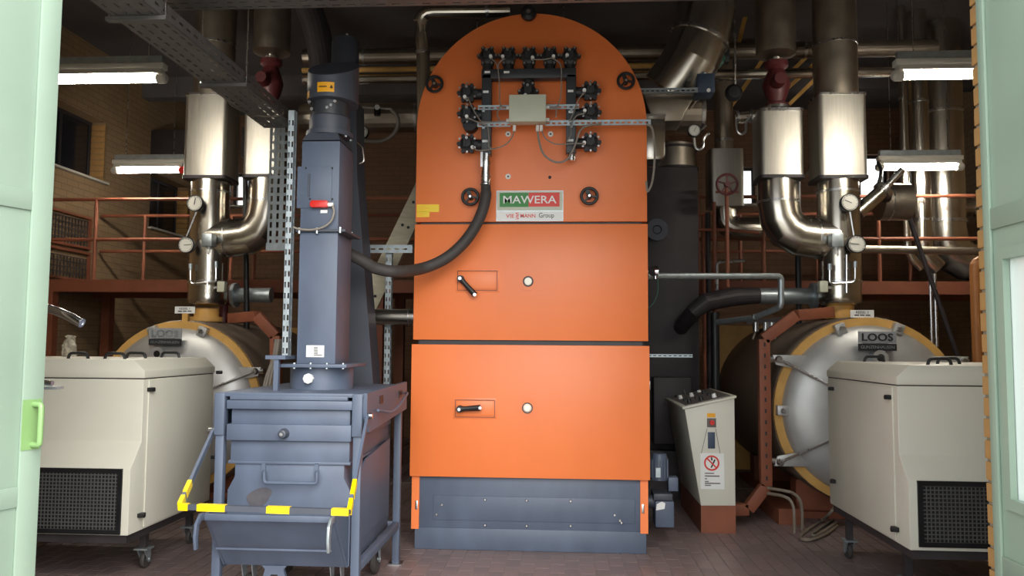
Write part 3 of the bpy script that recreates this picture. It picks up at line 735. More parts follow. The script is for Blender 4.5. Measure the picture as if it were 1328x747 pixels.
# casters and fork pocket
def caster(c, par, r=.09, wd_=.035, top=.31, m='rubber'):
    c = V(c)
    MB().box(c.x - .05, c.x + .05, c.y - .05, c.y + .05, top - .012, top).build('caster_plate', 'galv', par)
    y = MB()
    for s in (-1, 1): y.prism([c + V((s * (wd_ / 2 + .008), -.045, top - c.z - .01)), c + V((s * (wd_ / 2 + .008), .045, top - c.z - .01)), c + V((s * (wd_ / 2 + .008), .05, r - .02)), c + V((s * (wd_ / 2 + .008), .02, r - .02))], (.006 * s, 0, 0))
    y.cyl(c + V((-wd_ / 2 - .018, .03, r)), c + V((wd_ / 2 + .018, .03, r)), .012, n=10)
    y.build('caster_fork', 'galv', par)
    MB().lathe([(r * .6, -wd_ / 2 + .004), (r * .92, -wd_ / 2), (r, -wd_ / 4), (r, wd_ / 4), (r * .92, wd_ / 2), (r * .6, wd_ / 2 - .004)], c + V((0, .03, r)), EX, 22).build('caster_wheel', m, par)
zb = zc(733)
for x, y in ((bx0 + .08, Y0 + .14), (bx1 - .1, Y0 + .14), (bx0 + .06, Y1 - .28), (bx1 - .045, Y1 - .28)): caster((x, y, 0), bn, .1, .04, zb)
c = P(357, 740, Y0); MB().prism([V((c.x - .075, Y0 - .02, zb)), V((c.x + .075, Y0 - .02, zb)), V((c.x + .055, Y0 - .02, zb - .02)), V((c.x + .09, Y0 - .02, zb - .15)), V((c.x + .04, Y0 - .02, zb - .15)), V((c.x + .02, Y0 - .02, zb - .05)), V((c.x - .02, Y0 - .02, zb - .05)), V((c.x - .04, Y0 - .02, zb - .15)), V((c.x - .09, Y0 - .02, zb - .15)), V((c.x - .055, Y0 - .02, zb - .02))], (0, .03, 0)).build('tow_bracket', 'navy', bn)

# ================================================================== ash conveyor column
YC0 = 5.12
xo, xw = P(384.5, 470, YC0).x, P(434.5, 470, YC0).x
cv = thing('ash_conveyor', 'tall blue-grey ash conveyor column with hooded motor and red limit switch', 'conveyor', ((xo + xw) / 2, YC0 + .2, ZTOP))
cz = lambda y, Y=YC0: P(410, y, Y).z
cxm = P(417, 490, YC0 + .2).x
zdrum = ZTOP + .012
MB().lathe([(.205, 0), (.205, cz(476) - zdrum)], (cxm, YC0 + .21, zdrum), EZ, 40).build('chute_drum', 'navy', cv)
c = P(400, 491, YC0 - .01); MB().lathe([(.033, -.03), (.033, .015), (.026, .02), (0, .02)], c, EY, 8).build('drum_plug', 'white', cv)
MB().box(cxm - .235, cxm + .235, YC0 - .06, YC0 + .46, cz(476.5), cz(472)).build('base_flange', 'navy', cv, bevel=.003)
nb = MB().cyl((0, 0, -.02), (0, 0, .018), .009, n=8).mesh('flange_bolt', 'galv')
for i in range(5): inst('flange_bolt', nb, (cxm - .21 + i * .105, YC0 - .045, cz(474)), cv)
dp = .34
MB().box(xo, xw, YC0, YC0 + dp, cz(472), cz(301)).build('lower_casing', 'navy', cv, bevel=.004)
MB().box(xo, xw, YC0, YC0 + dp, cz(298), cz(183)).build('upper_casing', 'navy', cv, bevel=.004)
MB().box(xo - .02, xw + .055, YC0 - .025, YC0 + dp + .03, cz(301), cz(298)).build('mid_flange', 'navy_dk', cv)
for x, y in ((388, 299), (411, 299), (441, 298)): inst('flange_bolt', nb, P(x, y, YC0 - .02), cv)
a, b = P(396, 258, YC0), P(435, 217, YC0)
cp = MB().box(P(392, 0, YC0).x, P(436, 0, YC0).x, YC0 - .006, YC0, cz(270), cz(216)).build('inspection_cover', 'navy', cv, bevel=.002)
for x, y in ((397, 218), (431, 218), (431, 258), (402, 258)): p = P(x, y, YC0 - .006); MB().cyl(p, p + V((0, -.006, 0)), .006, n=8).build('cover_screw', 'black', cp)
MB().box(P(406, 0, YC0).x, P(408.5, 0, YC0).x, YC0 - .014, YC0 - .006, cz(255), cz(226)).build('cover_hinge', 'navy_dk', cp)
sw = MB().prism([P(x, y, YC0 - .006) for x, y in ((404, 264), (406, 261), (425, 261), (427, 262), (427, 269), (425, 270), (406, 270), (404, 268))], (0, -.04, 0)).build('limit_switch', 'red', cv, bevel=.003, label='red plastic limit switch')
p = P(429.5, 265.5, YC0 - .03); MB().cyl(p - V((.03, 0, 0)), p + V((.015, 0, 0)), .014, n=10).build('switch_gland', 'white', sw)
a, b = P(416, 276.5, YC0), P(425, 272.5, YC0); MB().box(a.x, b.x, YC0 - .007, YC0 - .005, a.z, b.z).build('switch_label', 'white', cv)
MB().tube(spl([P(x, y, YC0 - .035) for x, y in ((431, 266), (433, 275), (429, 287), (418, 295), (403, 298), (388, 297), (379, 294))], 6), .007, 8).build('switch_cable', 'cable', cv)
a, b = P(397, 463, YC0), P(420.5, 448, YC0)
lb = MB().box(a.x, b.x, YC0 - .002, YC0 + .001, a.z, b.z).build('rating_label', 'white', cv)
for k in range(6):
    y = 450.2 + k * 2.0; a_, b_ = P(407, y + 1.1, YC0), P(412.5 if k < 5 else 418, y, YC0); MB().box(a_.x, b_.x, YC0 - .003, YC0 - .002, a_.z, b_.z).build('print_line', 'ink', lb)
# neck, gear flange and hooded motor
Ym = YC0 + .17
q = lambda x, y: P(x, y, Ym)
cm = (xo + xw) / 2 + .005; rr = .5 * (xw - xo)
zn = lambda y: P(415, y, Ym - .14).z
MB().prism([V((xo, YC0, zn(183))), V((xw, YC0, zn(183))), V((xw - .03, YC0 + .03, zn(172))), V((xo + .03, YC0 + .03, zn(172)))], (0, dp - .03, 0)).build('neck', 'navy_dk', cv)
MB().lathe([(.155, 0), (.155, .03)], (cm, Ym, zn(172)), EZ, 32).build('gear_flange', 'navy_dk', cv)
for i in range(8):
    a = R(45 * i + 20); inst('flange_bolt', nb, (cm + .14 * math.cos(a), Ym + .14 * math.sin(a), zn(170)), cv)
MB().lathe([(.13, 0), (.135, .02), (.135, zn(147) - zn(168)), (.12, zn(145) - zn(168))], (cm, Ym, zn(168)), EZ, 32).build('gear_housing', 'navy_dk', cv)
MB().lathe([(.12, 0), (.12, zn(122) - zn(146))], (cm, Ym, zn(146)), EZ, 28).build('motor_body', 'manifold', cv)
for x, y in ((401, 132), (404, 141), (424, 139), (429, 136), (434, 131)): p = P(x, y, Ym - .125); MB().cyl(p, p + V((0, .05, 0)), .011, n=8).build('motor_screw', 'steel', cv)
# hood: oval with sloping top
prof = []
for i in range(28):
    a = 2 * math.pi * i / 28; prof.append((cm + .012 + .168 * math.cos(a), Ym + .02 + .2 * math.sin(a)))
k = MB(); zt = lambda y: P(415, 97, Ym - .18).z + .23 * (y - (Ym - .18)) / .4
n0 = len(k.v); nn = len(prof)
k.v += [V((x, y, P(415, 124, Ym - .18).z)) for x, y in prof] + [V((x, y, zt(y))) for x, y in prof]
for i in range(nn): j = (i + 1) % nn; k.f.append([i, j, nn + j, nn + i])
k.f.append(list(range(nn))); k.f.append([nn + i for i in range(nn)])
hd = k.build('motor_hood', 'navy_dk', cv)
def stick(x0, x1, y0, y1, nm='warning_sticker'):
    a, b = P(x0, y1, Ym - .18), P(x1, y0, Ym - .18)
    k = MB(); n = 4
    def sy(x): t = (x - cm - .012) / .168; return Ym + .02 - .2 * math.sqrt(max(0, 1 - t * t)) - .003
    for i in range(n):
        u0 = a.x + (b.x - a.x) * i / n; u1 = a.x + (b.x - a.x) * (i + 1) / n
        k.poly([V((u0, sy(u0), a.z)), V((u1, sy(u1), a.z)), V((u1, sy(u1), b.z)), V((u0, sy(u0), b.z))])
    return k.build(nm, 'label_or', hd)
stick(411, 433, 106, 119); stick(387, 398, 114, 123)
a = P(414, 112, Ym - .187); MB().box(a.x, a.x + .05, a.y - .006, a.y - .003, a.z - .004, a.z + .001).build('print_line', 'ink', hd)
a = P(428, 114, Ym - .187); MB().prism([a + V((0, 0, 0)), a + V((.02, 0, 0)), a + V((.01, 0, .02))], (0, -.004, 0)).build('print_triangle', 'ink', hd)

# second, dark riser standing behind the column
YS = 6.12
rs_ = thing('ash_riser', 'dark grey tapered riser with round top standing behind the ash conveyor column', 'conveyor', (P(455, 500, YS).x, YS, 0))
q = lambda x, y: P(x, y, YS)
c = q(443.5, 60); zt_ = q(443, 43).z
MB().lathe([(.108, q(443, 130).z - zt_), (.108, -.04), (.09, -.008), (.05, 0), (0, 0)], (c.x, YS + .1, zt_), EZ, 28).build('riser_cap', 'navy_dk', rs_)
MB().lathe([(.012, 0), (.012, .03), (0, .04)], (c.x + .01, YS + .1, zt_), EZ, 8).build('cap_screw', 'white', rs_)
MB().prism([q(425, 130), q(462, 130), q(463, 225), q(484, 500), q(425, 500)], (0, .25, 0)).build('riser_casing', 'navy_dk', rs_)
MB().prism([V((c.x - .1, YS + .02, 0)), V((q(484, 500).x, YS + .02, 0)), V((q(484, 500).x, YS + .02, q(0, 499).z)), V((c.x - .1, YS + .02, q(0, 499).z))], (0, .2, 0)).build('riser_foot', 'navy_dk', rs_)
for x, y in ((449, 298), (456, 304), (453, 302)): inst('flange_bolt', nb, P(x, y, YS - .01), rs_)
MB().tube(bend([q(463, 185), q(470, 190), q(472, 210), q(466, 212)], .02, 3), .006, 8).build('hook_rod', 'steel', rs_)

# ================================================================== cable trays, struts
def utray(root, name, o, U, W, N, L, wid, h, m='tray', rows=3, pitch=.09, slot=.05, sw=.014):
    """slotted tray: bottom wid along W, side walls h along N"""
    U, W, N = V(U), V(W), V(N); o = V(o)
    k = MB(); slotted(k, o, U, W, N * .002, L, wid, rows, pitch, slot, sw); k.build(name, m, root, smooth=False)
    for s in (0, 1):
        k = MB(); slotted(k, o + W * (wid * s), U, N, W * (.002 * (1 - 2 * s)), L, h, 1, pitch, slot, sw); k.build('tray_side', m, root, smooth=False)
# overhead tray runs straight into the room
Yend = 6.25
e = P(343, 166, Yend); e_z = e.z
t = thing('cable_tray', 'wide slotted grey cable tray running overhead into the room above the bin', 'cable tray', (e.x, 5, e.z))
utray(t, 'tray_bottom', (e.x, 3.5, e.z), (0, 1, 0), (1, 0, 0), EZ, Yend - 3.5, .27, .085, rows=4)
for y in (4.05, 5.15): MB().box(e.x - .03, e.x + .30, y - .02, y + .02, e.z - .025, e.z - .002).build('tray_bracket', 'tray', t)
for y in (4.05, 5.15):
    for x in (e.x - .02, e.x + .29): MB().cyl((x, y, e.z - .02), (x, y, ZC), .006, n=6).build('hanger_rod', 'steel', t)
for pp in ([(293, 122), (300, 136), (325, 148), (352, 151), (368, 148)], [(312, 123), (320, 138), (340, 146), (368, 146)]):
    MB().tube(spl([P(x, y, 5.9) for x, y in pp], 5), .006, 6).build('tray_cable', 'cable', t)
# crossing tray high along the doorway
Yx = 4.45; a, b = P(165, 15, Yx + .2), P(972, 0, Yx + .2)
t = thing('cable_tray', 'slotted grey cable tray crossing high behind the door lintel', 'cable tray', (0, Yx, a.z))
utray(t, 'tray_bottom', (a.x, Yx, a.z), (1, 0, 0), (0, 1, 0), EZ, b.x - a.x, .2, .085, rows=3)
for x in (-2.0, -.3, 1.0):
    MB().cyl((x, Yx + .1, a.z), (x, Yx + .1, ZC), .006, n=6).build('hanger_rod', 'steel', t)
# vertical tray down to the conveyor, behind the strut
Yv = Yend - .002
a, b = P(346, 320, Yv), P(366, 165, Yv)
t = thing('cable_tray', 'vertical slotted cable tray hanging behind the pale perforated strut', 'cable tray', (a.x, Yv, a.z))
utray(t, 'tray_bottom', (a.x, Yv, a.z), EZ, EX, (0, 1, 0), e_z - a.z + .07, .16, .05, 'galv', rows=3, pitch=.07, slot=.045, sw=.02)
MB().box(a.x - .005, a.x + .165, Yv - .006, Yv, a.z - .03, a.z + .03).build('tray_joint', 'galv', t)
def strut(label, x0, x1, y0, y1, Y, rows=2, toZ=None, dep=.05):
    a, b = P(x0, y1, Y), P(x1, y0, Y)
    if toZ is not None: a.z = toZ
    t = thing('perforated_strut', label, 'strut', (a.x, Y, a.z)); wid = b.x - a.x
    k = MB(); slotted(k, (a.x, Y, a.z), EZ, EX, (0, .003, 0), b.z - a.z, wid, rows, .07, .035, .011); k.build('strut_face', 'galv', t, smooth=False)
    for s in (0, 1):
        k = MB(); slotted(k, (a.x + wid * s, Y, a.z), EZ, (0, 1, 0), EX * (.003 * (1 - 2 * s)), b.z - a.z, dep, 1, .07, .035, .014); k.build('strut_flange', 'galv', t, smooth=False)
    return t
t = strut('long pale galvanised perforated strut beside the ash conveyor column', 365, 382.5, 143, 462, 5.05)
MB().box(P(361, 0, 5.05).x, P(386, 0, 5.05).x, 5.0, 5.2, cz(466), cz(461)).build('strut_foot', 'navy', t)
MB().bar(V((P(374, 0, 5.05).x, 5.025, cz(465))), V((P(374, 0, 5.05).x, 5.025, ZTOP + .008)), .03).build('strut_post', 'navy', t)
strut('galvanised perforated strut standing between riser and orange furnace', 497, 508.5, 326, 497, 6.97, 2, 0.0)
# horizontal strut arm at hose height
a, b = P(452, 318, 6.93), P(545, 335, 6.93)
t = thing('strut_bracket', 'horizontal galvanised strut bracket behind the black air hose', 'bracket', (a.x, 6.93, b.z))
za, zb_ = P(480, 328, 6.93).z, P(480, 318, 6.93).z
k = MB(); slotted(k, (P(455, 0, 6.93).x, 6.93, zb_), EX, (0, 1, 0), EZ * .003, P(540, 0, 6.93).x - P(455, 0, 6.93).x, .1, 2, .07, .04, .014); k.build('bracket_top', 'galv', t, smooth=False)
k = MB(); slotted(k, (P(455, 0, 6.93).x, 6.93, za), EX, EZ, V((0, .003, 0)), P(540, 0, 6.93).x - P(455, 0, 6.93).x, zb_ - za, 1, .07, .04, .014); k.build('bracket_face', 'galv', t, smooth=False)
# leaning drilled board
FL = XC - HW + .02                        # left flank of the furnace casing, which the board leans against
Yl = (FL - .105) / P(556, 232, 1.0).x; A0, A1 = P(476, 398, Yl - .2), P(556, 232, Yl)
t = thing('leaning_board', 'weathered pale board with bolt holes leaning diagonally behind the furnace', 'board', A0)
d = (A1 - A0).normalized(); A00 = A0 + d * ((0.02 - A0.z) / d.z)
MB().bar(A00, A1, .18, .035, up=EY).build('plank', 'wood', t)
sd_ = EY.cross(d).normalized(); nrm = d.cross(sd_)
for f, s in ((.30, 0), (.62, 0), (.80, 0), (.09, 0)):
    base = A0 + (A1 - A0) * f
    for u in (-.03, .03):
        for (aa, bb) in ((0, 0), (.0, .0)):
            p = base + sd_ * u
            MB().cyl(p + V((0, -.022, 0)), p + V((0, .022, 0)), .014, n=10).build('bolt_hole', 'black', t)
            break
# silver pipe from riser into the furnace side
Yp = 6.8
t = thing('flue_stub', 'short horizontal polished pipe entering the left flank of the orange furnace', 'pipe', P(505, 410, Yp))
MB().cyl(P(462, 411, Yp), V((FL + .02, Yp, P(545, 411, Yp).z)), .068, n=24).build('pipe_sleeve', 'silver', t)
for x in (474, 484, 530, 536): MB().cyl(P(x, 411, Yp), P(x + 1.2, 411, Yp), .072, n=24).build('seam_band', 'steel', t)
# bundle of grey cables falling behind the bin
for i, (x0, x1) in enumerate(((362, 350), (360, 346), (364, 354), (358, 343), (366, 358))):
    Yk = 6.3 + .027 * i
    o = MB().tube(spl([P(x0, 440, Yk), P(x0 - 4, 465, Yk), P(x1, 498, Yk), P(x1 - 2, 540, Yk), V((P(x1, 600, Yk).x, Yk, .01))], 5), .011, 6).build('power_cable', 'cable')
    tag(o, 'grey power cable hanging in the bundle between the left round boiler and the bin', 'cable', 'hanging power cables')
# ================================================================== horizontal fire-tube boilers
def clampmesh():
    return MB().box(-.045, .045, -.06, 0.02, -.05, .05).mesh('clamp_block', 'alu', bevel=.006)
CLM = clampmesh(); CLB = MB().lathe([(.026, 0), (.026, .02), (.018, .028), (0, .028)], (0, 0, 0), EY, 12).mesh('clamp_bolt', 'steel')
def fire_boiler(cx_, Yf, czc, Rr, back, label, plate_px, port_px, sign_px, num, faded, lugs, clamps, sy):
    t = thing('steam_boiler', label, 'boiler', (cx_, Yf + 1, 0))
    o = V((cx_, Yf, czc))
    MB().lathe([(Rr * .99, .04), (Rr, .06), (Rr, back - Yf)], o, (0, 1, 0), 56).build('shell', 'lag', t)
    MB().ring(o, (0, 1, 0), Rr * .80, Rr * .985, .06, 64).build('front_ring', 'tan', t, label='ochre painted front rim')
    dr = Rr * .90
    dm = MB().lathe([(dr, 0), (dr, .03), (dr * .96, .07), (dr * .86, .125), (dr * .7, .165), (dr * .5, .185), (dr * .25, .195), (0, .2)], o + V((0, .005, 0)), EY, 56).build('dished_door', 'alu', t, ang=60, label='dished aluminium-coloured boiler door')
    # saddle feet
    for y in (Yf + .5, back - .5): MB().box(cx_ - .55, cx_ + .55, y - .1, y + .1, 0, czc - Rr * .8).build('saddle', 'redox', t)
    MB().box(cx_ - .6, cx_ + .6, Yf + .3, back, 0, .06).build('base_frame', 'redox', t)
    # nameplate
    yp = Yf - .21
    pc = P(plate_px[0], plate_px[1], yp)
    ww, hh = .165, .062
    p1 = MB().box(pc.x - ww, pc.x + ww, yp, yp + .012, pc.z - .006, pc.z + hh * 1.55).build('name_plate', 'plate', t)
    MB().box(pc.x - ww, pc.x + ww, yp, yp + .012, pc.z - hh * 1.2, pc.z - .012).build('maker_strip', 'ink', t)
    MB().box(pc.x - .1, pc.x + .1, yp + .01, Yf - .02, pc.z - .03, pc.z + .05).build('plate_bracket', 'galv', t)
    text('lettering', 'LOOS', .092, (pc.x, yp - .003, pc.z + .042), 'galv' if faded else 'ink', p1, width=.27, bold=.0012 if faded else .0022, ext=.003)
    text('lettering', 'GUNZENHAUSEN', .038, (pc.x, yp - .002, pc.z - .044), 'galv', p1, width=.29)
    # flame port
    fp_ = P(*port_px, yp); q = MB(); q.cyl(V((fp_.x - .03, Yf - .1, fp_.z + .02)), fp_ + V((0, -.04, 0)), .045, .045, 18)
    f = q.build('flame_port', 'galv', t)
    MB().ring(fp_ + V((0, -.04, 0)), EY, .034, .068, .02, 24).build('port_flange', 'alu', f); MB().cyl(fp_ + V((0, -.045, 0)), fp_ + V((0, -.055, 0)), .036, n=16).build('port_glass', 'black', f)
    # clamps round the rim
    for ang in clamps:
        a = R(ang); pp = o + V((Rr * .91 * math.cos(a), -.02, Rr * .91 * math.sin(a)))
        b = inst('clamp_block', CLM, pp, t, (0, -a + R(90), 0)); 
        c2 = inst('clamp_bolt', CLB, pp + V((0, -.06, 0)), t)
    # lug plates with tie rods
    for sx, ang in lugs:
        a = R(ang); ex = o + V((Rr * math.cos(a), 0, Rr * math.sin(a)))
        ox = cx_ + sx * Rr * .97; zz = ex.z
        inner = cx_ + sx * Rr * .66
        up_ = 1 if ang % 360 < 180 else -1
        MB().prism([V((ox + sx * .03, Yf - .03, zz + .07 * up_)), V((inner, Yf - .03, zz + .07 * up_)), V((inner + sx * .02, Yf - .03, zz - .07 * up_)), V((ox, Yf - .03, zz - .02 * up_))], (0, -.03, 0)).build('lug_plate', 'alu', t, bevel=.004)
        bp = V((ox - sx * .02, Yf - .06, zz + .03 * up_))
        MB().lathe([(.035, 0), (.035, .02), (.022, .035), (0, .035)], bp, EY, 14).build('lug_bolt', 'steel', t)
        MB().cyl(bp + V((sx * .02, .05, 0)), bp + V((sx * .065, .05, 0)), .028, n=10).build('lug_nut', 'steel', t)
        MB().cyl(bp + V((0, -.02, 0)), V((cx_ + sx * Rr * .25, Yf - .35, czc + Rr * .38 * math.sin(a) * .7)), .014, n=8).build('tie_rod', 'steel', t)
    # sign on top
    sg = P(*sign_px, Yf + .02)
    s = MB().box(sg.x - .105, sg.x + .105, Yf + .015, Yf + .025, sg.z - .035, sg.z + .035).build('number_sign', 'white', t)
    text('lettering', 'KESSEL %d' % num, .03, (sg.x, Yf + .012, sg.z + .012), 'ink', s)
    for k in range(3): MB().box(sg.x - .07 + k * .05, sg.x - .03 + k * .05, Yf + .013, Yf + .016, sg.z - .018, sg.z - .008).build('print_line', 'ink', s)
    MB().box(sg.x - .03, sg.x + .03, Yf + .02, Yf + .06, czc + Rr * .95, sg.z - .03).build('sign_post', 'tan', t)
    # nozzle under the steam stack
    MB().lathe([(.13, -.15), (.13, .0), (.17, .0), (.17, .05), (.13, .05), (.13, .14)], (cx_, sy, czc + Rr), EZ, 24).build('steam_nozzle', 'tan', t)
    # rear smoke box
    MB().box(cx_ - Rr * .98, cx_ + Rr * .98, back - .05, back + .4, .1, czc + Rr * .97).build('smoke_box', 'tan', t)
    return t, o
YLB, YRB = 8.0, 7.6
lc = P(230, 526, YLB); rc = P(1127, 533, YRB)
RL, RRb = .865, .862
SYL, SYR = YLB + .6, YRB + .7
fire_boiler(lc.x, YLB, lc.z, RL, 10.4, 'horizontal steam boiler with dished door and ochre rim behind the bin and pale burner cabinet', (214, 438), (207, 459), (240, 402), 1, True, [(1, 22), (1, -22), (-1, 22), (-1, -22)], (71, 109, 180, 0), SYL)
fire_boiler(rc.x, YRB, rc.z, RRb, 10.3, 'horizontal steam boiler with dished door and readable black nameplate near the control desk', (1138, 444), (1139, 464), (1118, 407), 2, False, [(1, 30), (1, -30), (-1, 30), (-1, -30)], (71, 109, 180, 0), SYR)

# brown cable channels framing each boiler
def channel(label, pts, Y, wid=.10, dep=.09):
    t = thing('cable_channel', label, 'channel', (pts[-1].x, Y, 0))
    for a, b in zip(pts, pts[1:]):
        MB().bar(a, b, wid, dep, up=EY).build('channel_run', 'redox', t, bevel=.004)
        d = b - a; L = d.length; n = int(L / .1); d.normalize()
        if L > .8:
            k = MB()
            for i in range(n): k.bar(a + d * (i * .1 + .03), a + d * (i * .1 + .065), .016, dep + .004, up=EY)
            k.build('slot_row', 'ink', t)
    return t
Yq = 7.55
channel('red-brown slotted cable channel bent around the boiler beside the control desk',
        [P(1078, 405, 7.75), P(1032, 409, Yq), P(990, 440, Yq), P(993, 630, Yq), P(970, 660, Yq), P(947, 661, Yq)], Yq)
Yq = 7.75
channel('red-brown cable channel bent around the boiler behind the ash bin',
        [P(300, 413, Yq + .3), P(334, 410, Yq), P(358, 436, Yq), P(360, 600, Yq)], Yq)

# ================================================================== steam stacks with gauges, elbows, valve boxes
def rbox(mb, c, w_, d_, z0, z1, r=.05):
    pts = []
    for sx, sy_, a0 in ((1, 1, 0), (-1, 1, 90), (-1, -1, 180), (1, -1, 270)):
        for k in range(4):
            a = R(a0 + 30 * k); pts.append(V((c[0] + sx * (w_ - r) + r * math.cos(a), c[1] + sy_ * (d_ - r) + r * math.sin(a), z0)))
    mb.prism(pts, (0, 0, z1 - z0)); return mb
def gauge(c, r, par, ang):
    g = MB().lathe([(0, .03), (r * .95, .03), (r, 0), (r, -.03), (r * .94, -.036), (r * .9, -.03)], c, (0, 1, 0), 28, caps=False).build('gauge', 'black', par)
    MB().lathe([(r * .9, -.028), (0, -.029)], c, (0, 1, 0), 28).build('dial', 'dial', g)
    a = R(ang); n = c + V((0, -.034, 0)); MB().bar(n - V((math.cos(a), 0, math.sin(a))) * r * .2, n + V((math.cos(a), 0, math.sin(a))) * r * .65, .009, .003).build('needle', 'ink', g)
    k = MB()
    for i in range(11):
        a = R(-40 + 26 * i); k.bar(n + V((math.cos(a), 0, math.sin(a))) * r * .70, n + V((math.cos(a), 0, math.sin(a))) * r * .82, .005, .002)
    k.ring(n + V((0, .001, 0)), EY, r * .80, r * .83, .001, 28); k.build('dial_marks', 'ink', g)
def stack(cx_, Y, px, s, g1, g2, label, top_z0, elbow_x, by, nm2, label2, rp=.205):
    zq = lambda y: P(px, y, Y).z
    t = thing('steam_stack', label, 'pipe', (cx_, Y, zq(392)))
    c = (cx_, Y)
    MB().lathe([(.13, zq(397) - zq(398)), (.19, .03), (.205, .06), (rp, .1), (rp, zq(234) - zq(398))], (cx_, Y, zq(398)), EZ, 36).build('lower_jacket', 'silver', t)
    for y in (366, 250): MB().lathe([(rp, -.012), (rp + .006, -.01), (rp + .006, .01), (rp, .012)], (cx_, Y, zq(y)), EZ, 36).build('seam_band', 'steel', t)
    rbox(MB(), c, .235, .2, zq(234), zq(128), .045).build('valve_box', 'silver2', t)
    rbox(MB(), c, .245, .21, zq(236), zq(232), .045).build('box_lip', 'dark', t)
    rbox(MB(), c, .242, .206, zq(130), zq(127), .045).build('box_lip', 'steel', t)
    MB().cyl((cx_, Y, zq(129)), (cx_, Y, ZC), .215, n=36, caps=False).build('upper_jacket', 'duct', t)
    for y in (60,): MB().lathe([(.215, -.012), (.221, -.01), (.221, .01), (.215, .012)], (cx_, Y, zq(y)), EZ, 36).build('seam_band', 'steel', t)
    for (gx, gy, an) in (g1, g2):
        gc = P(gx, gy, Y - rp - .10); gauge(gc, .088, t, an)
        MB().cyl(gc + V((0, .02, 0)), gc + V((0, .13, 0)), .02, n=8).build('gauge_stem', 'steel', t)
    a0 = P(g1[0] + 1, g1[1] + 10, Y - rp - .08); b0 = P(g2[0] - 2, g2[1] - 8, Y - rp - .08); MB().tube([a0, b0], .01, 8).build('impulse_line', 'steel', t)
    # small impulse piping loop below the gauges
    q = lambda x, y: P(px + x, y, Y - rp - .04)
    MB().tube(bend([q(-16, 350), q(-16, 368), q(17, 366), q(17, 345)], .04, 3), .012, 8).build('siphon_loop', 'steel', t)
    MB().tube([q(6, 330), q(6, 380)], .012, 8).build('impulse_line', 'steel', t)
    for x, y in ((-16, 350), (17, 347)): MB().cyl(q(x, y), q(x, y - 8), .02, n=8).build('pipe_union', 'galv', t)
    c0 = q(-20 * -s * 1.25, 372); MB().obox(c0, (EX, V((0, 1, 0)), EZ), (.04, .04, .055)).build('pressure_switch', 'box_grey', t, bevel=.006)
    MB().tube([c0, c0 + V((0, 0, .25))], .008, 6).build('impulse_line', 'steel', t)
    MB().cyl(c0, V((cx_, Y, c0.z)), .015, n=8).build('switch_bracket', 'steel', t)
    # branch: horizontal, elbow, riser with second box
    t2 = thing('steam_branch', label2, 'pipe', (elbow_x, Y, zq(310)))
    zb = zq(309)
    pts = bend([V((cx_ - s * .02, Y - .0, zb)), V((elbow_x, Y, zb)), V((elbow_x, Y, zq(232)))], .36, 4)
    el = MB().tube(pts, .205, 36).build('elbow_jacket', 'silver', t2, ang=12)
    for p_ in pts[1:-1:1]:
        pass
    MB().cyl((cx_ + s * .22, Y, zb), (cx_ + s * .235, Y, zb), .212, n=36).build('seam_band', 'steel', t2)
    MB().lathe([(.205, -.012), (.212, -.01), (.212, .01), (.205, .012)], (elbow_x, Y, zq(262)), EZ, 36).build('seam_band', 'steel', t2)
    rbox(MB(), (elbow_x, Y), .215, .2, zq(233), zq(148), .05).build('valve_box', 'silver2', t2)
    rbox(MB(), (elbow_x, Y), .222, .208, zq(235), zq(231), .05).build('box_lip', 'dark', t2)
    rbox(MB(), (elbow_x, Y), .220, .205, zq(150), zq(146), .05).build('box_lip', 'steel', t2)
    c = V((elbow_x, Y, zq(146)))
    MB().lathe([(.07, 0), (.07, .03), (.13, .035), (.13, .065), (.07, .07)], c, EZ, 20).build('flange', 'steel', t2)
    vz = zq(140); vt = zq(80)
    vv = MB().lathe([(.12, 0), (.12, .04), (.08, .06), (.12, (vt - vz) * .35), (.14, (vt - vz) * .5), (.12, (vt - vz) * .65), (.08, (vt - vz) - .08), (.12, (vt - vz) - .05), (.12, vt - vz)], (elbow_x, Y, vz), EZ, 24).build('red_valve', 'redvalve', t2)
    MB().cyl((elbow_x - .02, Y - .05, (vz + vt) / 2), (elbow_x - .02, Y - .25, (vz + vt) / 2), .08, .06, 14).build('valve_bonnet', 'redvalve', vv)
    MB().lathe([(.06, 0), (.06, zq(68) - vt)], (elbow_x, Y, vt), EZ, 16).build('valve_nipple', 'steel', t2)
    MB().lathe([(.10, -.04), (.2, .0), (.2, ZC - zq(70))], (elbow_x, Y, zq(70)), EZ, 32).build('upper_jacket', 'duct', t2)
    # grey gland box where branch meets the stack
    gc = P(px + s * 8, 312, Y - rp - .08); MB().obox(gc, (EX, V((0, 1, 0)), EZ), (.055, .06, .065)).build('limit_box', 'galv', t2, bevel=.006)
    MB().cyl(gc - V((0, 0, .05)), gc - V((0, 0, .13)), .018, n=8).build('box_gland', 'white', t2)
xl_ = P(263, 300, SYL).x; xr_ = P(1092, 300, SYR).x
stack(lc.x, SYL, 263, 1, (254, 264, 80), (242.5, 318, 5), 'polished steam stack with two white gauges on the boiler beside the railing', 0, P(347, 250, SYL).x, 0, 0, 'polished elbow pipe with valve box behind the vertical cable tray')
stack(rc.x, SYR, 1092, -1, (1101, 263, 155), (1110, 317, 175), 'polished steam stack with two white gauges above the black nameplate', 0, P(1009, 250, SYR).x, 0, 0, 'polished elbow pipe with valve box and red valve above the control desk')

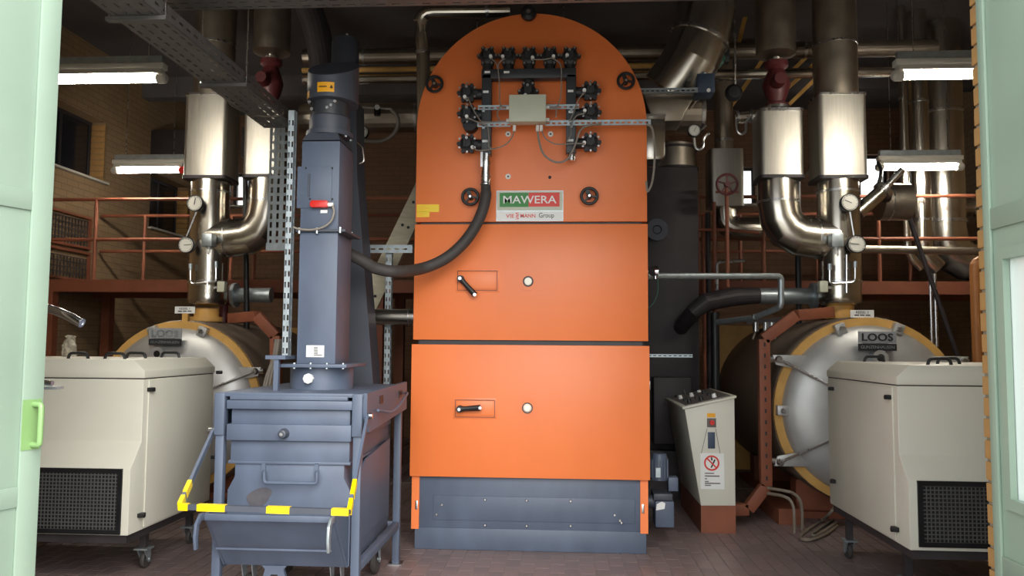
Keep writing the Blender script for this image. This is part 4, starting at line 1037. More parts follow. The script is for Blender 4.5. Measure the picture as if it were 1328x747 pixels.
# ================================================================== burner cabinets
def cabinet(label, X0, sx, Yf, Yb, zt, zfold, zbot, pfwd, wdt, latches, handles, casters, grille_z, zslope, cm_='cream'):
    """X0: side plane facing the room centre, sx: direction away from the centre"""
    t = thing('burner_cabinet', label, 'cabinet', (X0 + sx * wdt / 2, (Yf + Yb) / 2, 0))
    X1 = X0 + sx * wdt
    # side profile extruded along X
    prof = [(Yf, zfold), (Yf, zslope[0]), (Yf - pfwd, zslope[1]), (Yf - pfwd, zbot), (Yb, zbot), (Yb, zfold)]
    MB().prism([V((X0, y, z)) for y, z in prof], (sx * wdt, 0, 0)).build('body', cm_, t, bevel=.008)
    # lid with chamfered long edges
    ch = .075
    MB().prism([V((X0 - sx * .006, Yf - .006, zfold + .006)), V((X0 - sx * .006, Yf - .006, zt - ch)), V((X0 + sx * ch, Yf - .006, zt)), V((X1 - sx * ch, Yf - .006, zt)), V((X1, Yf - .006, zt - ch)), V((X1, Yf - .006, zfold + .006))], (0, Yb - Yf + .012, 0)).build('lid', cm_, t, bevel=.006)
    MB().box(X0 + sx * .004, X1 - sx * .004, Yf + .004, Yb - .004, zfold - .002, zfold + .01).build('lid_seam', 'dark', t)
    # side door panel
    MB().prism([V((X0, Yf + .06, zfold - .012)), V((X0, Yb - .03, zfold - .012)), V((X0, Yb - .03, zbot + .015)), V((X0, Yf + .06, zbot + .015))], (-sx * .010, 0, 0)).build('side_panel', cm_, t, bevel=.004)
    # mesh grille
    g0, g1 = grille_z; xa, xb = X0 + sx * .05, X1 - sx * .08
    gr = MB().perf((min(xa, xb), Yf - pfwd - .012, g0), EX, EZ, (0, .016, 0), [0, .03, abs(xb - xa) - .03, abs(xb - xa)], [0, .03, g1 - g0 - .03, g1 - g0], lambda i, j: not (i == 1 and j == 1)).build('grille_frame', 'black', t)
    MB().box(xa, xb, Yf - pfwd - .004, Yf - pfwd + .001, g0, g1).build('grille_back', 'black', gr)
    n = int(abs(xb - xa) / .024); m_ = int((g1 - g0) / .024)
    us = [0]; vs = [0]
    for i in range(n): us += [i * .024 + .007, i * .024 + .024]
    for j in range(m_): vs += [j * .024 + .007, j * .024 + .024]
    MB().perf((min(xa, xb), Yf - pfwd - .009, g0), EX, EZ, (0, .002, 0), us, vs, lambda i, j: not (i % 2 and j % 2)).build('grille_mesh', 'mesh', gr, smooth=False)
    # base frame, legs, casters
    MB().box(X0 + sx * .02, X1 - sx * .02, Yf - pfwd + .02, Yb - .02, zbot - .055, zbot + .002).build('base_frame', 'dark', t)
    for cx2, cy2 in casters:
        MB().box(cx2 - .022, cx2 + .022, cy2 - .022, cy2 + .022, .12, zbot - .04).build('leg', 'dark', t)
        caster((cx2, cy2, 0), t, .062, .03, .15, 'rubber')
    for y, z in latches:
        l = MB().box(X0 - sx * .035, X0, y - .028, y + .028, z - .014, z + .014).build('latch', 'black', t, bevel=.004)
        MB().cyl((X0 - sx * .03, y - .02, z), (X0 - sx * .05, y - .02, z), .014, n=10).build('latch_knob', 'black', l)
    for hx, hy in handles:
        MB().tube(bend([V((hx - .075, hy, zt - .005)), V((hx - .065, hy, zt + .04)), V((hx + .065, hy, zt + .04)), V((hx + .075, hy, zt - .005))], .025, 3), .011, 8).build('lid_handle', 'black', t)
    return t
# left: front Yf, right side plane visible
YfL, YbL = 5.42, 6.54
XLc = P(184, 560, YfL).x
zL = lambda y: P(110, y, YfL).z
yl = lambda px: PX(px, 560, XLc).y
cabinet('pale cream burner cabinet on casters beside the mint door and ash bin', XLc, -1, YfL, YbL, zL(466), zL(491), P(163, 695, YfL - .13).z, .13, 1.45,
        [(yl(191), P(191, 505, yl(191)).z), (yl(279), 1.38 - .02), (yl(184.5), P(185, 668, yl(184.5)).z), (yl(276), .67)],
        [(P(157, 463, 5.7).x, 5.62), (P(172, 463, 5.9).x, 5.95), (P(217, 462, 6.3).x, 6.35), (P(110, 463, 5.7).x, 5.62)],
        [(XLc - .1, 5.70), (XLc - .1, 6.4), (XLc - 1.3, 5.70), (XLc - 1.3, 6.4)],
        (P(100, 692, YfL - .13).z, P(100, 607, YfL - .13).z), (zL(572), zL(604)))
YfR, YbR = 5.26, 6.6
XRc = P(1165, 560, YfR).x
zR = lambda y: P(1230, y, YfR).z
yr = lambda px: PX(px, 560, XRc).y
cabinet('cream burner cabinet on casters partly covered by the brick door jamb', XRc, 1, YfR, YbR, zR(474), zR(501), P(1181, 714, YfR - .13).z, .13, 1.5,
        [(yr(1157), P(1157, 515, yr(1157)).z), (yr(1083), P(1083, 504, yr(1083)).z), (yr(1083), P(1083, 624, yr(1083)).z), (yr(1161), P(1161, 686, yr(1161)).z)],
        [(P(1137, 470, 6.4).x, 6.45), (P(1205, 474, 5.6).x, 5.45), (P(1244, 474, 5.6).x, 5.75)],
        [(XRc + .08, 6.42), (XRc + .1, 5.42), (XRc + 1.35, 6.42), (XRc + 1.35, 5.42)],
        (P(1230, 710, YfR - .13).z, P(1230, 624, YfR - .13).z), (zR(590), zR(622)))

M['bag'] = mat('dirty_paper', (110, 98, 84), .8, 0, .1, 22, rgb2=(206, 198, 180))
# crumpled paper bag on the left boiler platform
t = P(90, 462, 6.4)
pb = thing('paper_bag', 'crumpled beige paper bag standing on the pale burner cabinet', 'bag', (t.x, 6.4, zL(466)))
prof = [(.05, 0), (.06, .03), (.055, .06), (.05, .09), (.035, .12), (.03, .15), (.035, .165), (.015, .175)]
k = MB().lathe(prof, (t.x, 6.4, zL(466)), EZ, 14)
for v in k.v: v += V((random.uniform(-.014, .014), random.uniform(-.014, .014), 0))
k.build('bag_body', 'bag', pb, smooth=False)

# ================================================================== control desk
YD = 7.2
q = lambda x, y: P(x, y, YD)
ds = thing('control_desk', 'slanted cream control desk with brown plinth and no-smoking notice', 'control desk', (q(932, 680).x, YD + .6, 0))
A = [q(888, 531), q(952.5, 516), q(954, 656), q(909, 656)]
MB().prism(A, (0, 1.2, 0)).build('desk_body', 'cream', ds, bevel=.006)
tp = [A[0] + V((-.02, -.015, 0)), A[1] + V((.015, -.015, 0)), A[1] + V((.015, -.015, .022)), A[0] + V((-.02, -.015, .022))]
dk = MB().prism(tp, (0, 1.23, 0)).build('desk_top', 'cream', ds, bevel=.004)
M['panelgrey'] = mat('desk_panel_grey', (104, 98, 94), .5, 0, .05, 6)
e1 = (A[1] - A[0]); up_ = V((-e1.z, 0, e1.x)).normalized()
if up_.z < 0: up_ = -up_
pq = lambda u, y, h=.0: A[0] + V((0, y, 0)) + e1 * u + up_ * (.022 + h)
MB().prism([pq(.05, .04), pq(.95, .04), pq(.95, 1.14), pq(.05, 1.14)], up_ * .006).build('control_panel', 'panelgrey', ds)
for u in (.18, .42, .68):
    for k_ in range(4):
        y = .15 + k_ * .27; c = pq(u, y + .06 * (u * 3 % 1), .006)
        MB().cyl(c, c + up_ * (.02 if k_ % 2 else .035), .022, .016, 12).build('push_button', 'black' if (k_ + int(u * 10)) % 3 else 'white', ds)
c = pq(.25, .55, .006); MB().cyl(c, c + up_ * .09, .006, n=8).build('toggle_stick', 'steel', ds)
MB().prism([q(909, 656), q(954, 656), V((q(954, 656).x, YD, 0)), V((q(909, 656).x, YD, 0))], (0, 1.2, 0)).build('desk_plinth', 'redox', ds)
# front fittings
def dplate(x0, x1, y0, y1, m, nm, t_=.004, par=None, base=0, bev=0):
    a, b = P(x0, y1, YD), P(x1, y0, YD); return MB().box(a.x, b.x, YD - base - t_, YD - base, a.z, b.z).build(nm, m, par or ds, bevel=bev)
dplate(917, 927.5, 536, 541, 'label_or', 'yellow_label')
sp = dplate(917, 928.5, 542.5, 554, 'panelgrey', 'switch_plate', .006)
c = P(923, 548, YD - .006); MB().cyl(c, c + V((0, -.03, 0)), .022, .02, 16).build('emergency_knob', 'red', sp)
dplate(918, 927, 560.5, 581.5, 'blueish', 'key_plate', .008, bev=.002)
nt_ = dplate(908.5, 939, 588, 634, 'white', 'notice', .003)
for a, b in (((917, 556), (909.5, 588)), ((928, 556), (934, 588))): MB().bar(P(*a, YD - .004), P(*b, YD - .004), .003, .003).build('notice_string', 'ink', ds)
c = P(923, 600.5, YD - .003)
MB().ring(c, EY, .052, .066, .002, 32).build('prohibition_ring', 'red_p', nt_)
MB().bar(c + V((-.042, -.0015, .042)), c + V((.042, -.0015, -.042)), .012, .002, up=EY).build('prohibition_slash', 'red_p', nt_)
MB().bar(c + V((.028, -.001, .03)), c + V((-.005, -.001, -.04)), .012, .002, up=EY).build('match_symbol', 'ink', nt_)
MB().bar(c + V((-.002, -.001, .05)), c + V((.002, -.001, .022)), .012, .002, up=EY).build('flame_symbol', 'ink', nt_)
for k_, (y, x1) in enumerate(((613.5, 926), (617, 933), (620.5, 917), (624, 919), (626.5, 934), (629, 922))):
    a, b = P(914, y + .9, YD), P(x1, y - .3, YD); MB().box(a.x, b.x, YD - .0045, YD - .003, a.z, b.z).build('print_line', 'panelgrey', nt_)
# ================================================================== lamps
def lamp(label, x0, x1, ptop, ptube, Y, cap_right=False, red=False, xe=None):
    a, b = P(x0, ptube, Y), P(x1, ptube, Y); z = a.z
    t = thing('fluorescent_lamp', label, 'lamp', ((a.x + b.x) / 2, Y, z))
    L0, L1 = a.x, b.x
    MB().box(L0, L1, Y - .045, Y + .045, z + .075, z + .125).build('lamp_housing', 'lampwhite', t, bevel=.006)
    MB().box(L0 + .02, L1 - .02, Y - .025, Y + .025, z + .125, z + .19).build('mounting_channel', 'galv', t)
    k = MB(); pr = [(-.045, .03), (-.04, .055), (-.03, .08), (.03, .08), (.04, .055), (.045, .03)]
    MB().prism([V((L0 + .02, Y + y, z + h + .005)) for y, h in pr] , (L1 - L0 - .04, 0, 0)).build('reflector', 'lampwhite', t)
    MB().cyl((L0 + .06, Y, z), (L1 - .06, Y, z), .034, n=14).build('tube_diffuser', 'tube', t, label='bright warm-white tube cover')
    for x, s in ((L0 + .03, -1), (L1 - .03, 1)):
        MB().lathe([(.03, -.05), (.045, -.03), (.045, .03), (.03, .045)], (x, Y, z), EX, 14).build('end_cap', 'lampwhite' if not (red and s > 0) else 'red', t)
    for x in (L0 + .15, L1 - .15): MB().cyl((x, Y, z + .19), (x, Y, ZC), .004, n=6).build('hanger_wire', 'steel', t)
    return t
lamp('fluorescent tube lamp hanging near the mint door left of the cable tray', 40, 214, 88, 104, 6.5)
lamp('fluorescent tube lamp with red end cap hanging in front of the left wall', 147, 240, 207, 221, 9.5, red=True)
lamp('fluorescent tube lamp hanging close beside the brick jamb', 1160, 1330, 72, 98, 6.5)
lamp('fluorescent tube lamp hanging in front of the bundle of vertical pipes', 1138, 1248, 205, 217, 9.3)

# ================================================================== walkway with railing behind the boilers
YW0, YW1 = 9.6, 10.86
zw = P(150, 363, YW0).z
wk = thing('walkway', 'red-brown steel walkway with double railing spanning the back of the room', 'walkway', (0, 10.2, zw))
MB().box(XL + .02, XR - .02, YW0 - .06, YW0 + .06, zw - .15, zw).build('front_beam', 'redox', wk)
MB().box(XL + .02, XR - .02, YW1 - .06, YW1 + .06, zw - .15, zw).build('rear_beam', 'redox', wk)
MB().box(XL + .02, XR - .02, YW0 + .06, YW1 - .06, zw - .05, zw - .02).build('floor_grating', 'dark', wk)
for Y, xs in ((YW0, (123, 330, 560, 905, 990, 1140)), (YW1, (187, 300, 470, 960, 1060, 1180))):
    hz = zw + 1.0
    for dz in (1.0, .5): MB().cyl((XL + .05, Y, zw + dz), (XR - .05, Y, zw + dz), .022, n=8).build('handrail' if dz == 1 else 'knee_rail', 'redox', wk)
    for x in xs:
        X = P(x, 320, Y).x; MB().cyl((X, Y, zw - .1), (X, Y, hz), .024, n=8).build('railing_post', 'redox', wk)
for X in (XL + .2, -2.2, 1.4, XR - .2):
    for Y in (YW0, YW1): MB().box(X - .06, X + .06, Y - .06, Y + .06, 0, zw - .15).build('support_column', 'redox', wk)
# wire grille panels on the left wall behind the railing
for i, (ya, yb) in enumerate(((278, 316), (326, 360))):
    X = XL + .03; a, b = PX(62, yb, X), PX(112, ya, X)
    Yg0, Yg1 = P(40, 300, 9).y, 0
    yA = X / ray(62, 300).x * ray(62, 300).y; yB = X / ray(116, 300).x * ray(116, 300).y
    za, zb_ = PX(90, yb, X).z, PX(90, ya, X).z
    t = thing('wire_grille', 'square-mesh wire grille on the left wall, %s of two behind the railing' % ('upper' if i == 0 else 'lower'), 'grille', (X, (yA + yB) / 2, za))
    us = [0]; vs = [0]; Lg = yB - yA; Hg = zb_ - za
    p_ = .07
    k = p_
    while k < Lg: us += [k - .012, k]; k += p_
    k = p_
    while k < Hg: vs += [k - .012, k]; k += p_
    MB().perf((X, yA, za), (0, 1, 0), EZ, (.012, 0, 0), us, vs, lambda i, j: not (i % 2 == 0 and j % 2 == 0)).build('wire_mesh', 'dark', t, smooth=False)
    MB().perf((X - .02, yA, za), (0, 1, 0), EZ, (.04, 0, 0), [-.03, 0, Lg, Lg + .03], [-.03, 0, Hg, Hg + .03], lambda i, j: not (i == 1 and j == 1)).build('grille_frame', 'redox', t, smooth=False)

# ================================================================== pipework of the background
def pipe(label, pts, r, m='duct', name='pipe', rad=None, bands=(), n=20, cat='pipe', seam=2):
    pts = [V(p) for p in pts]; pp = bend(pts, rad, seam * 2) if rad else pts
    t = thing(name, label, cat, pp[0])
    MB().tube(pp, r, n).build('pipe_run', m, t, ang=14)
    for f in bands:
        L = [(pp[i + 1] - pp[i]).length for i in range(len(pp) - 1)]; s = f * sum(L); i = 0
        while s > L[i] and i < len(L) - 1: s -= L[i]; i += 1
        d = (pp[i + 1] - pp[i]).normalized(); c = pp[i] + d * s
        rr_ = r if not isinstance(r, (list, tuple)) else max(r)
        MB().cyl(c - d * .015, c + d * .015, rr_ * 1.05 + .003, n=n).build('band', 'steel', t)
    return t
# overhead horizontal pipes behind the furnace
Yh = 9.0
def hz(y, xa, xb, Y): z = P(500, y, Y).z; return [V((xa, Y, z)), V((xb, Y, z))]
pipe('thick polished overhead pipe, upper of those running behind the riser cap', hz(73, -3.0, 4.1, Yh), .09, bands=(.1, .3, .8))
pipe('thin gold-tinted overhead pipe running just below the upper thick pipe', hz(90, -3.0, 1.2, Yh - .05), .03, 'tan')
t = pipe('foil-wrapped overhead pipe running below the thin gold-tinted pipe', hz(102, -3.0, 4.1, Yh), .055, 'silver', bands=(.2, .28, .5))
for x in (-1.0, 0.0):
    z_ = P(500, 102, Yh).z; MB().cyl((x, Yh + .105, z_ - .02), (x, Yh + .105, ZC), .006, n=6).build('hanger_rod', 'steel', t); MB().box(x - .02, x + .02, Yh, Yh + .115, z_ - .02, z_ + .02).build('pipe_clamp', 'steel', t)
pipe('fat dull overhead pipe running lowest behind the ash riser', hz(153, -3.0, .8, Yh), .17, 'duct', bands=(.15, .35))
# small valve and white hose on the lowest pipe
t = thing('bleed_valve', 'small black bleed valve with white looped hose and round gauge behind the ash riser', 'valve', P(489, 140, 8.75))
MB().cyl(P(489, 150, 8.8), P(489, 137, 8.8), .035, n=12).cyl(P(489, 145, 8.8), P(489, 150, 9.0), .03, n=10).build('valve_body', 'black', t)
MB().cyl(P(489, 139, 8.8), P(489, 139, 8.75), .03, n=12).build('valve_cap', 'white', t)
MB().cyl(P(470, 139, 8.82), P(508, 141, 8.82), .015, n=8).build('valve_pipe', 'steel', t)
MB().tube(spl([P(x, y, 8.75) for x, y in ((508, 143), (515, 152), (516, 164), (508, 176), (494, 183), (478, 183), (463, 180))], 6), .022, 10).build('looped_hose', 'cable', t)
gauge(P(470, 172, 8.75), .075, t, 40)
# pipes above the furnace
t = pipe('polished pipe entering above the arch with a vertical leg down its left flank', [P(662, 14, 7.2), P(541, 15, 7.2), P(549, 60, 7.25), P(549, 200, 7.25)], .062, 'silver', rad=.16, bands=(.1, .55))
# sloping dark duct upper left behind column
pipe('dark sloping duct high behind the conveyor hood', [P(385, -30, 8.2), P(412, 40, 8.2), P(420, 90, 8.2), P(420, 200, 8.2)], .14, 'dark', rad=.15)
pipe('thin black drop pipe behind the left polished elbow', [P(318, 230, 8.9), P(320, 412, 8.9), V((P(320, 412, 8.9).x, 8.9, lc.z + math.sqrt(RL ** 2 - (P(320, 412, 8.9).x - lc.x) ** 2) - .01))], .03, 'black')
# galvanised flanged stub with red valve, beside each stack
def stub(label, x0, x1, y, Y, bc, br):
    """bc, br: centre and radius of the boiler shell that the valve bonnet stands on"""
    t = thing('flanged_pipe', label, 'pipe', P(x0, y, Y))
    MB().cyl(P(x0, y, Y), P(x1, y, Y), .085, n=20).build('pipe_run', 'galv', t)
    for f in (.0, .04):
        c = P(x0 + (x1 - x0) * f, y, Y); MB().cyl(c, c + V((.022 if x1 > x0 else -.022, 0, 0)), .14, n=20).build('flange', 'galv', t)
    c = P(x0, y, Y); d = V((-.22 if x1 > x0 else .22, 0, 0))
    vx = (c + d * .5).x; bon = c.z - (bc.z + math.sqrt(br ** 2 - min(br, abs(vx - bc.x) + .0) ** 2)) + .012
    v = MB().lathe([(.13, 0), (.13, .03), (.085, .05), (.10, .11), (.085, .17), (.13, .19), (.13, .22)], c, d, 20).build('red_valve', 'redvalve', t)
    MB().cyl(c + d * .5, c + d * .5 - V((0, 0, bon)), .05, n=12).build('valve_bonnet', 'redvalve', v)
stub('galvanised flanged pipe with red valve between the left round boiler and the tray', 303, 352, 383, 9.07, lc, RL)
stub('galvanised flanged pipe with red valve above the right boiler shell', 1058, 985, 384, 8.7, rc, RRb)
# right: lagged cloth-covered pipe continuing left
pipe('drooping dark lagged pipe running into the dust separator above the desk', [P(985, 383, 8.7), P(950, 385, 8.7), P(915, 392, 8.6), P(900, 404, 8.6), P(886, 420, 8.75), P(880, 430, 9.0)], [.085, .1, .095, .085, .08, .08], 'dark')
# long thin pipe from the furnace flank to the right and down
pipe('thin bright pipe running from the furnace flank towards the right boiler', [P(830, 358, 6.9), P(1013, 358, 7.6), P(1013, 398, 7.6), P(978, 412, 7.9), P(930, 418, 8.4)], .028, 'galv', rad=.05, bands=(.02, .79))
t = thing('earth_clamp', 'small chrome clamp with green earth wire on the furnace flank', 'clamp', P(850, 354, 6.85))
MB().lathe([(.02, -.06), (.045, -.02), (.045, .02), (.02, .03)], P(850, 352, 6.85), EX, 14).build('clamp_nut', 'chrome', t)
MB().cyl(P(836, 352, 6.85), P(850, 352, 6.85), .015).build('clamp_rod', 'steel', t)
MB().cyl(P(850, 352, 6.85), P(850, 362, 6.85), .02).build('clamp_leg', 'chrome', t)
MB().tube(spl([P(x, y, 6.85) for x, y in ((853, 362), (853, 378), (848, 392), (839, 401))], 5), .005, 6).build('earth_wire', 'greenp', t)
# cyclone / dark casing behind the furnace on the right
Ycy = 8.85
q = lambda x, y: P(x, y, Ycy)
t = thing('dust_separator', 'tall dark dust separator casing right behind the orange furnace', 'dust separator', (q(868, 500).x, Ycy + .4, 0))
MB().box(q(826, 0).x, q(903, 0).x, Ycy, Ycy + .55, 0.5, q(0, 222).z).build('separator_casing', 'dark', t, bevel=.01)
MB().lathe([(.225, 0), (.235, .01), (.235, .30), (.22, .31)], (q(880, 220).x, Ycy + .3, q(0, 222).z), EZ, 32).build('separator_drum', 'duct', t)
for y in (219, 193): MB().lathe([(.235, -.014), (.25, -.012), (.25, .012), (.235, .014)], (q(880, 0).x, Ycy + .3, q(0, y).z), EZ, 32).build('drum_band', 'dark', t)
MB().ring(P(852, 298, Ycy - .03), EY, .05, .12, .02, 28).build('fan_flange', 'navy_dk', t); MB().cyl(P(852, 298, Ycy), P(852, 298, Ycy - .06), .04, n=16).build('fan_boss', 'navy_dk', t)
MB().box(q(815, 0).x, q(895, 0).x, Ycy - .1, Ycy + .6, 0, .5).build('separator_foot', 'dark', t)
MB().box(q(842, 0).x, q(888, 0).x, Ycy - .25, Ycy, q(0, 560).z, q(0, 480).z).build('ash_drawer', 'dark', t, bevel=.01)
o = rail(826, 898, 459, 463, 7.3, 'slotted_rail', None)
o.parent = None; wl = wloc(fz); o.location = wl; tag(o, 'short galvanised slotted rail beside the lower furnace door', 'rail')
o = rail(830, 905, 115, 121, 7.2, 'slotted_rail', None)
o.parent = None; o.location = wl; tag(o, 'galvanised slotted rail beside the right arch of the furnace', 'rail')
# bent flue duct above
Yd = 8.0
t = pipe('large segmented flue duct bending down from the ceiling right of the arch', [V((P(920, -40, Yd).x, Yd, ZC - .03)), P(915, 15, Yd), P(908, 48, Yd), P(896, 78, Yd), P(882, 100, Yd + .05), P(866, 120, Yd + .1)], .285, 'silver', bands=(.3, .62), n=32)
def hopper(label, pts, Y, dep, m='duct'):
    t = thing('duct_box', label, 'duct', P(*pts[0], Y)); MB().prism([P(x, y, Y) for x, y in pts], (0, dep, 0)).build('duct_shell', m, t, bevel=.02)
    a, b = P(*pts[0], Y), P(*pts[1], Y); MB().bar(a + V((0, -.01, 0)), b + V((0, -.01, 0)), .03, .02).build('duct_flange', 'steel', t)
hopper('polished tapering duct box hanging below the segmented flue duct', [(834, 122), (902, 122), (884, 157), (846, 157)], 7.7, .35, 'duct')
hopper('small bright duct elbow box beside the furnace shoulder', [(832, 150), (863, 150), (863, 202), (858, 207), (832, 207)], 7.5, .3, 'silver')
t = pipe('horizontal dull duct stub behind the tapering duct box', [P(880, 148, 8.6), P(912, 148, 8.6)], .2, 'duct', bands=(.9,))
# blue and green motors
t = thing('actuator', 'blue-grey actuator box beside the flue duct', 'actuator', P(912, 118, 7.5)); a, b = P(903, 122, 7.5), P(926, 97, 7.5)
MB().box(a.x, b.x, 7.45, 7.68, a.z, b.z).build('actuator_box', 'blueish', t, bevel=.01); MB().cyl(P(919, 117, 7.44), P(919, 117, 7.46), .018).build('actuator_screw', 'white', t)
MB().cyl(V((P(912, 97, 7.5).x, 7.55, b.z - .01)), V((P(914, 92, 7.5).x, 7.55, b.z + .04)), .025).build('actuator_gland', 'galv', t)
MB().box(a.x + .02, a.x + .08, 7.67, 7.86, a.z + .05, b.z - .05).build('actuator_bracket', 'dark', t)
t = thing('damper_motor', 'dark green damper motor half hidden behind the flue duct', 'motor', P(924, 80, 8.34)); MB().cyl(P(917, 87, 8.34), P(932, 71, 8.34), .1, n=18).build('motor_body', 'greenp', t)
a, b = P(930, 82, 8.34), P(945, 60, 8.34); MB().box(a.x, b.x, 8.29, 8.39, a.z, b.z).build('terminal_box', 'black', t, bevel=.01)
# exhaust fan dial
t = thing('thermometer', 'round white thermometer on the dark duct beside the separator drum', 'gauge', P(900, 170, 7.9)); gauge(P(900, 170, 7.9), .062, t, 60)
MB().cyl(P(900, 170, 7.95), P(900, 167, 8.62), .015).build('probe', 'steel', t); MB().bar(P(908, 170, 7.95), P(916, 163, 7.95), .015).build('probe_arm', 'steel', t)
# vertical insulated pipe with box and elbow, with red handwheel
Yi = 9.22
pipe('tall vertical insulated pipe behind the red handwheel', [V((P(938, 100, Yi).x, Yi, ZC)), P(939, 205, Yi)], .105, 'duct', bands=(.55, .9), n=24)
t = thing('insulation_box', 'sheet-metal insulation box hanging under the vertical pipe with elbow to the right', 'insulation', P(938, 235, Yi))
c = P(939, 200, Yi); rbox(MB(), (c.x, Yi), .19, .17, P(939, 270, Yi).z, P(939, 197, Yi).z, .05).build('box_jacket', 'silver2', t)
MB().tube(bend([P(939, 268, Yi), P(939, 297, Yi), P(985, 297, Yi)], .18, 4), .13, 24).build('elbow_jacket', 'silver', t, ang=12)
t = thing('handwheel', 'red spoked valve handwheel on a long red-brown stem', 'valve wheel', P(943, 365, 8.4))
c = P(943, 239, 8.4); rw = .105
MB().lathe([(rw + .014 * math.cos(a), .014 * math.sin(a)) for a in [2 * math.pi * i / 8 for i in range(9)]], c, EY, 28, caps=False).build('wheel_rim', 'redvalve', t)
k = MB()
for i in range(5): a = R(72 * i + 18); k.bar(c, c + V((rw * math.cos(a), 0, rw * math.sin(a))), .02, .014)
k.cyl(c + V((0, -.03, 0)), c + V((0, .03, 0)), .03, n=12); k.build('wheel_spokes', 'redvalve', t)
MB().cyl(c + V((0, .03, -.02)), V((c.x, 8.43, P(943, 372, 8.4).z)), .02, n=10).build('valve_stem', 'redox', t)
MB().bar(P(928, 249, 8.45), P(958, 249, 8.45), .02).build('stem_yoke', 'redox', t)
# black alarm disc
t = thing('alarm_bell', 'round matt black alarm bell hanging from a thin conduit', 'bell', P(951, 121, 8.3)); c = P(951, 121, 8.3)
MB().lathe([(.088, 0), (.088, .03), (.06, .055), (0, .06)], c, EY, 28).build('bell_dome', 'black', t)
MB().cyl(c + V((.03, .03, 0)), V((c.x + .03, 8.33, ZC)), .01, n=8).build('bell_conduit', 'steel', t)
for i, xs in enumerate(((955, 161), (900, 181))):
    x, y = xs; Y = (8.525, 8.2)[i]
    o = MB().tube(spl([P(x, y - 12, Y), P(x, y, Y), P(x + 2, y + 10, Y), P(x + 7, y + 13, Y), P(x + 12, y + 9, Y), P(x + 13, y - 2, Y), P(x + 20, y - 8, Y)], 5), .014, 8).build('siphon_pipe', 'steel')
    tag(o, 'thin bent siphon pipe ' + ('below the black alarm bell' if i == 0 else 'beside the separator drum'), 'pipe')
pipe('short bright horizontal pipe with cut end beside the alarm bell', [P(954, 152, 8.6), P(976, 150, 8.6)], .065, 'silver', bands=(.1, .9))
# diagonal yellow steel braces under the roof
for i, (x0, y0, x1, y1, Y, lb) in enumerate(((955, 128, 986, 82, 10.6, 'ochre diagonal roof brace behind the red valve'), (1024, 135, 1062, 98, 11.2, 'ochre diagonal roof brace, lowest between the two right stacks'), (1024, 95, 1062, 58, 11.2, 'ochre diagonal roof brace, uppermost between the two right stacks'), (1024, 112, 1062, 78, 11.2, 'ochre diagonal roof brace, middle one between the two right stacks'), (958, 55, 972, 0, 10.0, 'ochre diagonal roof brace above the alarm bell'))):
    a, b = P(x0, y0, Y), P(x1, y1, Y); d = (b - a); s = max(1, (ZC - a.z) / max(d.z, .01)); b2 = a + d * min(s, 3.0)
    o = MB().bar(a - d * .3, b2 if b2.z < ZC + .05 else b, .11 if i < 1 else .05, .05).build('roof_brace', 'tan'); tag(o, lb, 'brace')
pipe('horizontal ochre roof rail between the right stacks', [P(1000, 58, 11.2), P(1064, 58, 11.2)], .02, 'tan')
t = pipe('thin gold overhead conduit bending up beside the jamb lamp', [P(1112, 62, 9.42), P(1122, 57, 9.42), P(1195, 57, 9.42), P(1212, 68, 9.42)], .022, 'tan')
c = P(1165, 57, 9.42); MB().cyl(c, V((c.x, 9.42, ZC)), .004, n=6).build('hanger_wire', 'steel', t)
# tall vertical pipe trio with big elbow to the right
Yt_ = 10.2
for x, r, Yt_, lb in ((1172, .045, 9.73, 'thin polished vertical pipe, first of the trio at the right wall'), (1192, .11, 9.9, 'medium polished vertical pipe in the middle of the trio at the right wall')):
    pipe(lb, [V((P(x + 1, 200, Yt_).x, Yt_, ZC - .01)), V((P(x + 1, 200, Yt_).x, Yt_, P(x + 2, 330, Yt_).z)), P(x + 24, 348, Yt_)], r, 'silver', rad=.14, bands=(.35, .8), n=24)
pipe('widest polished vertical pipe of the trio with a segmented elbow to the right wall', [V((P(1223, 200, 10.3).x, 10.3, ZC - .01)), V((P(1223, 200, 10.3).x, 10.3, P(1224, 342, 10.3).z)), P(1330, 338, 10.3)], .24, 'silver', rad=.42, bands=(.3, .66), n=32)
pipe('grey horizontal rail pipe crossing in front of the pipe trio', [P(1112, 323, 9.4), V((XR, 9.4, P(1320, 329, 9.4).z))], .045, 'duct')
pipe('dark horizontal duct lying behind the big elbow', [P(1240, 270, 10.6), V((XR, 10.6, P(1330, 264, 10.6).z))], .12, 'duct', bands=(.2,))
pipe('slim dark diagonal strut rod below the pipe trio', [P(1172, 262, 9.2), P(1172, 262, 9.2) + (P(1215, 385, 9.2) - P(1172, 262, 9.2)) * (P(1172, 262, 9.2).z / (P(1172, 262, 9.2).z - P(1215, 385, 9.2).z))], .025, 'dark')
pipe('ochre gas pipe turning to the wall beside the brick jamb', [P(1300, 338, 8.6), P(1264, 338, 8.6), V((P(1264, 338, 8.6).x, 8.6, 0))], .052, 'gaspipe', rad=.09, n=16)
for i, x in enumerate((1206, 1212)): pipe('slim vertical grey conduit below the big elbow', [P(x, 355, 9.46), V((P(x, 355, 9.46).x, 9.46, 0))], .02, 'steel')['group'] = 'slim conduits'
t = thing('relief_valve', 'tilted bright relief valve tube with drum beside the right stack', 'valve', P(1140, 260, 8.6))
MB().cyl(P(1112, 276, 8.5), P(1144, 248, 8.5), .075, n=20).build('valve_tube', 'silver', t); MB().cyl(P(1143, 249, 8.5), P(1148, 244, 8.5), .1, n=20).build('valve_flange', 'steel', t)
MB().cyl(P(1147, 245, 8.5), P(1170, 220, 8.5), .035, n=14).build('spindle', 'steel', t)
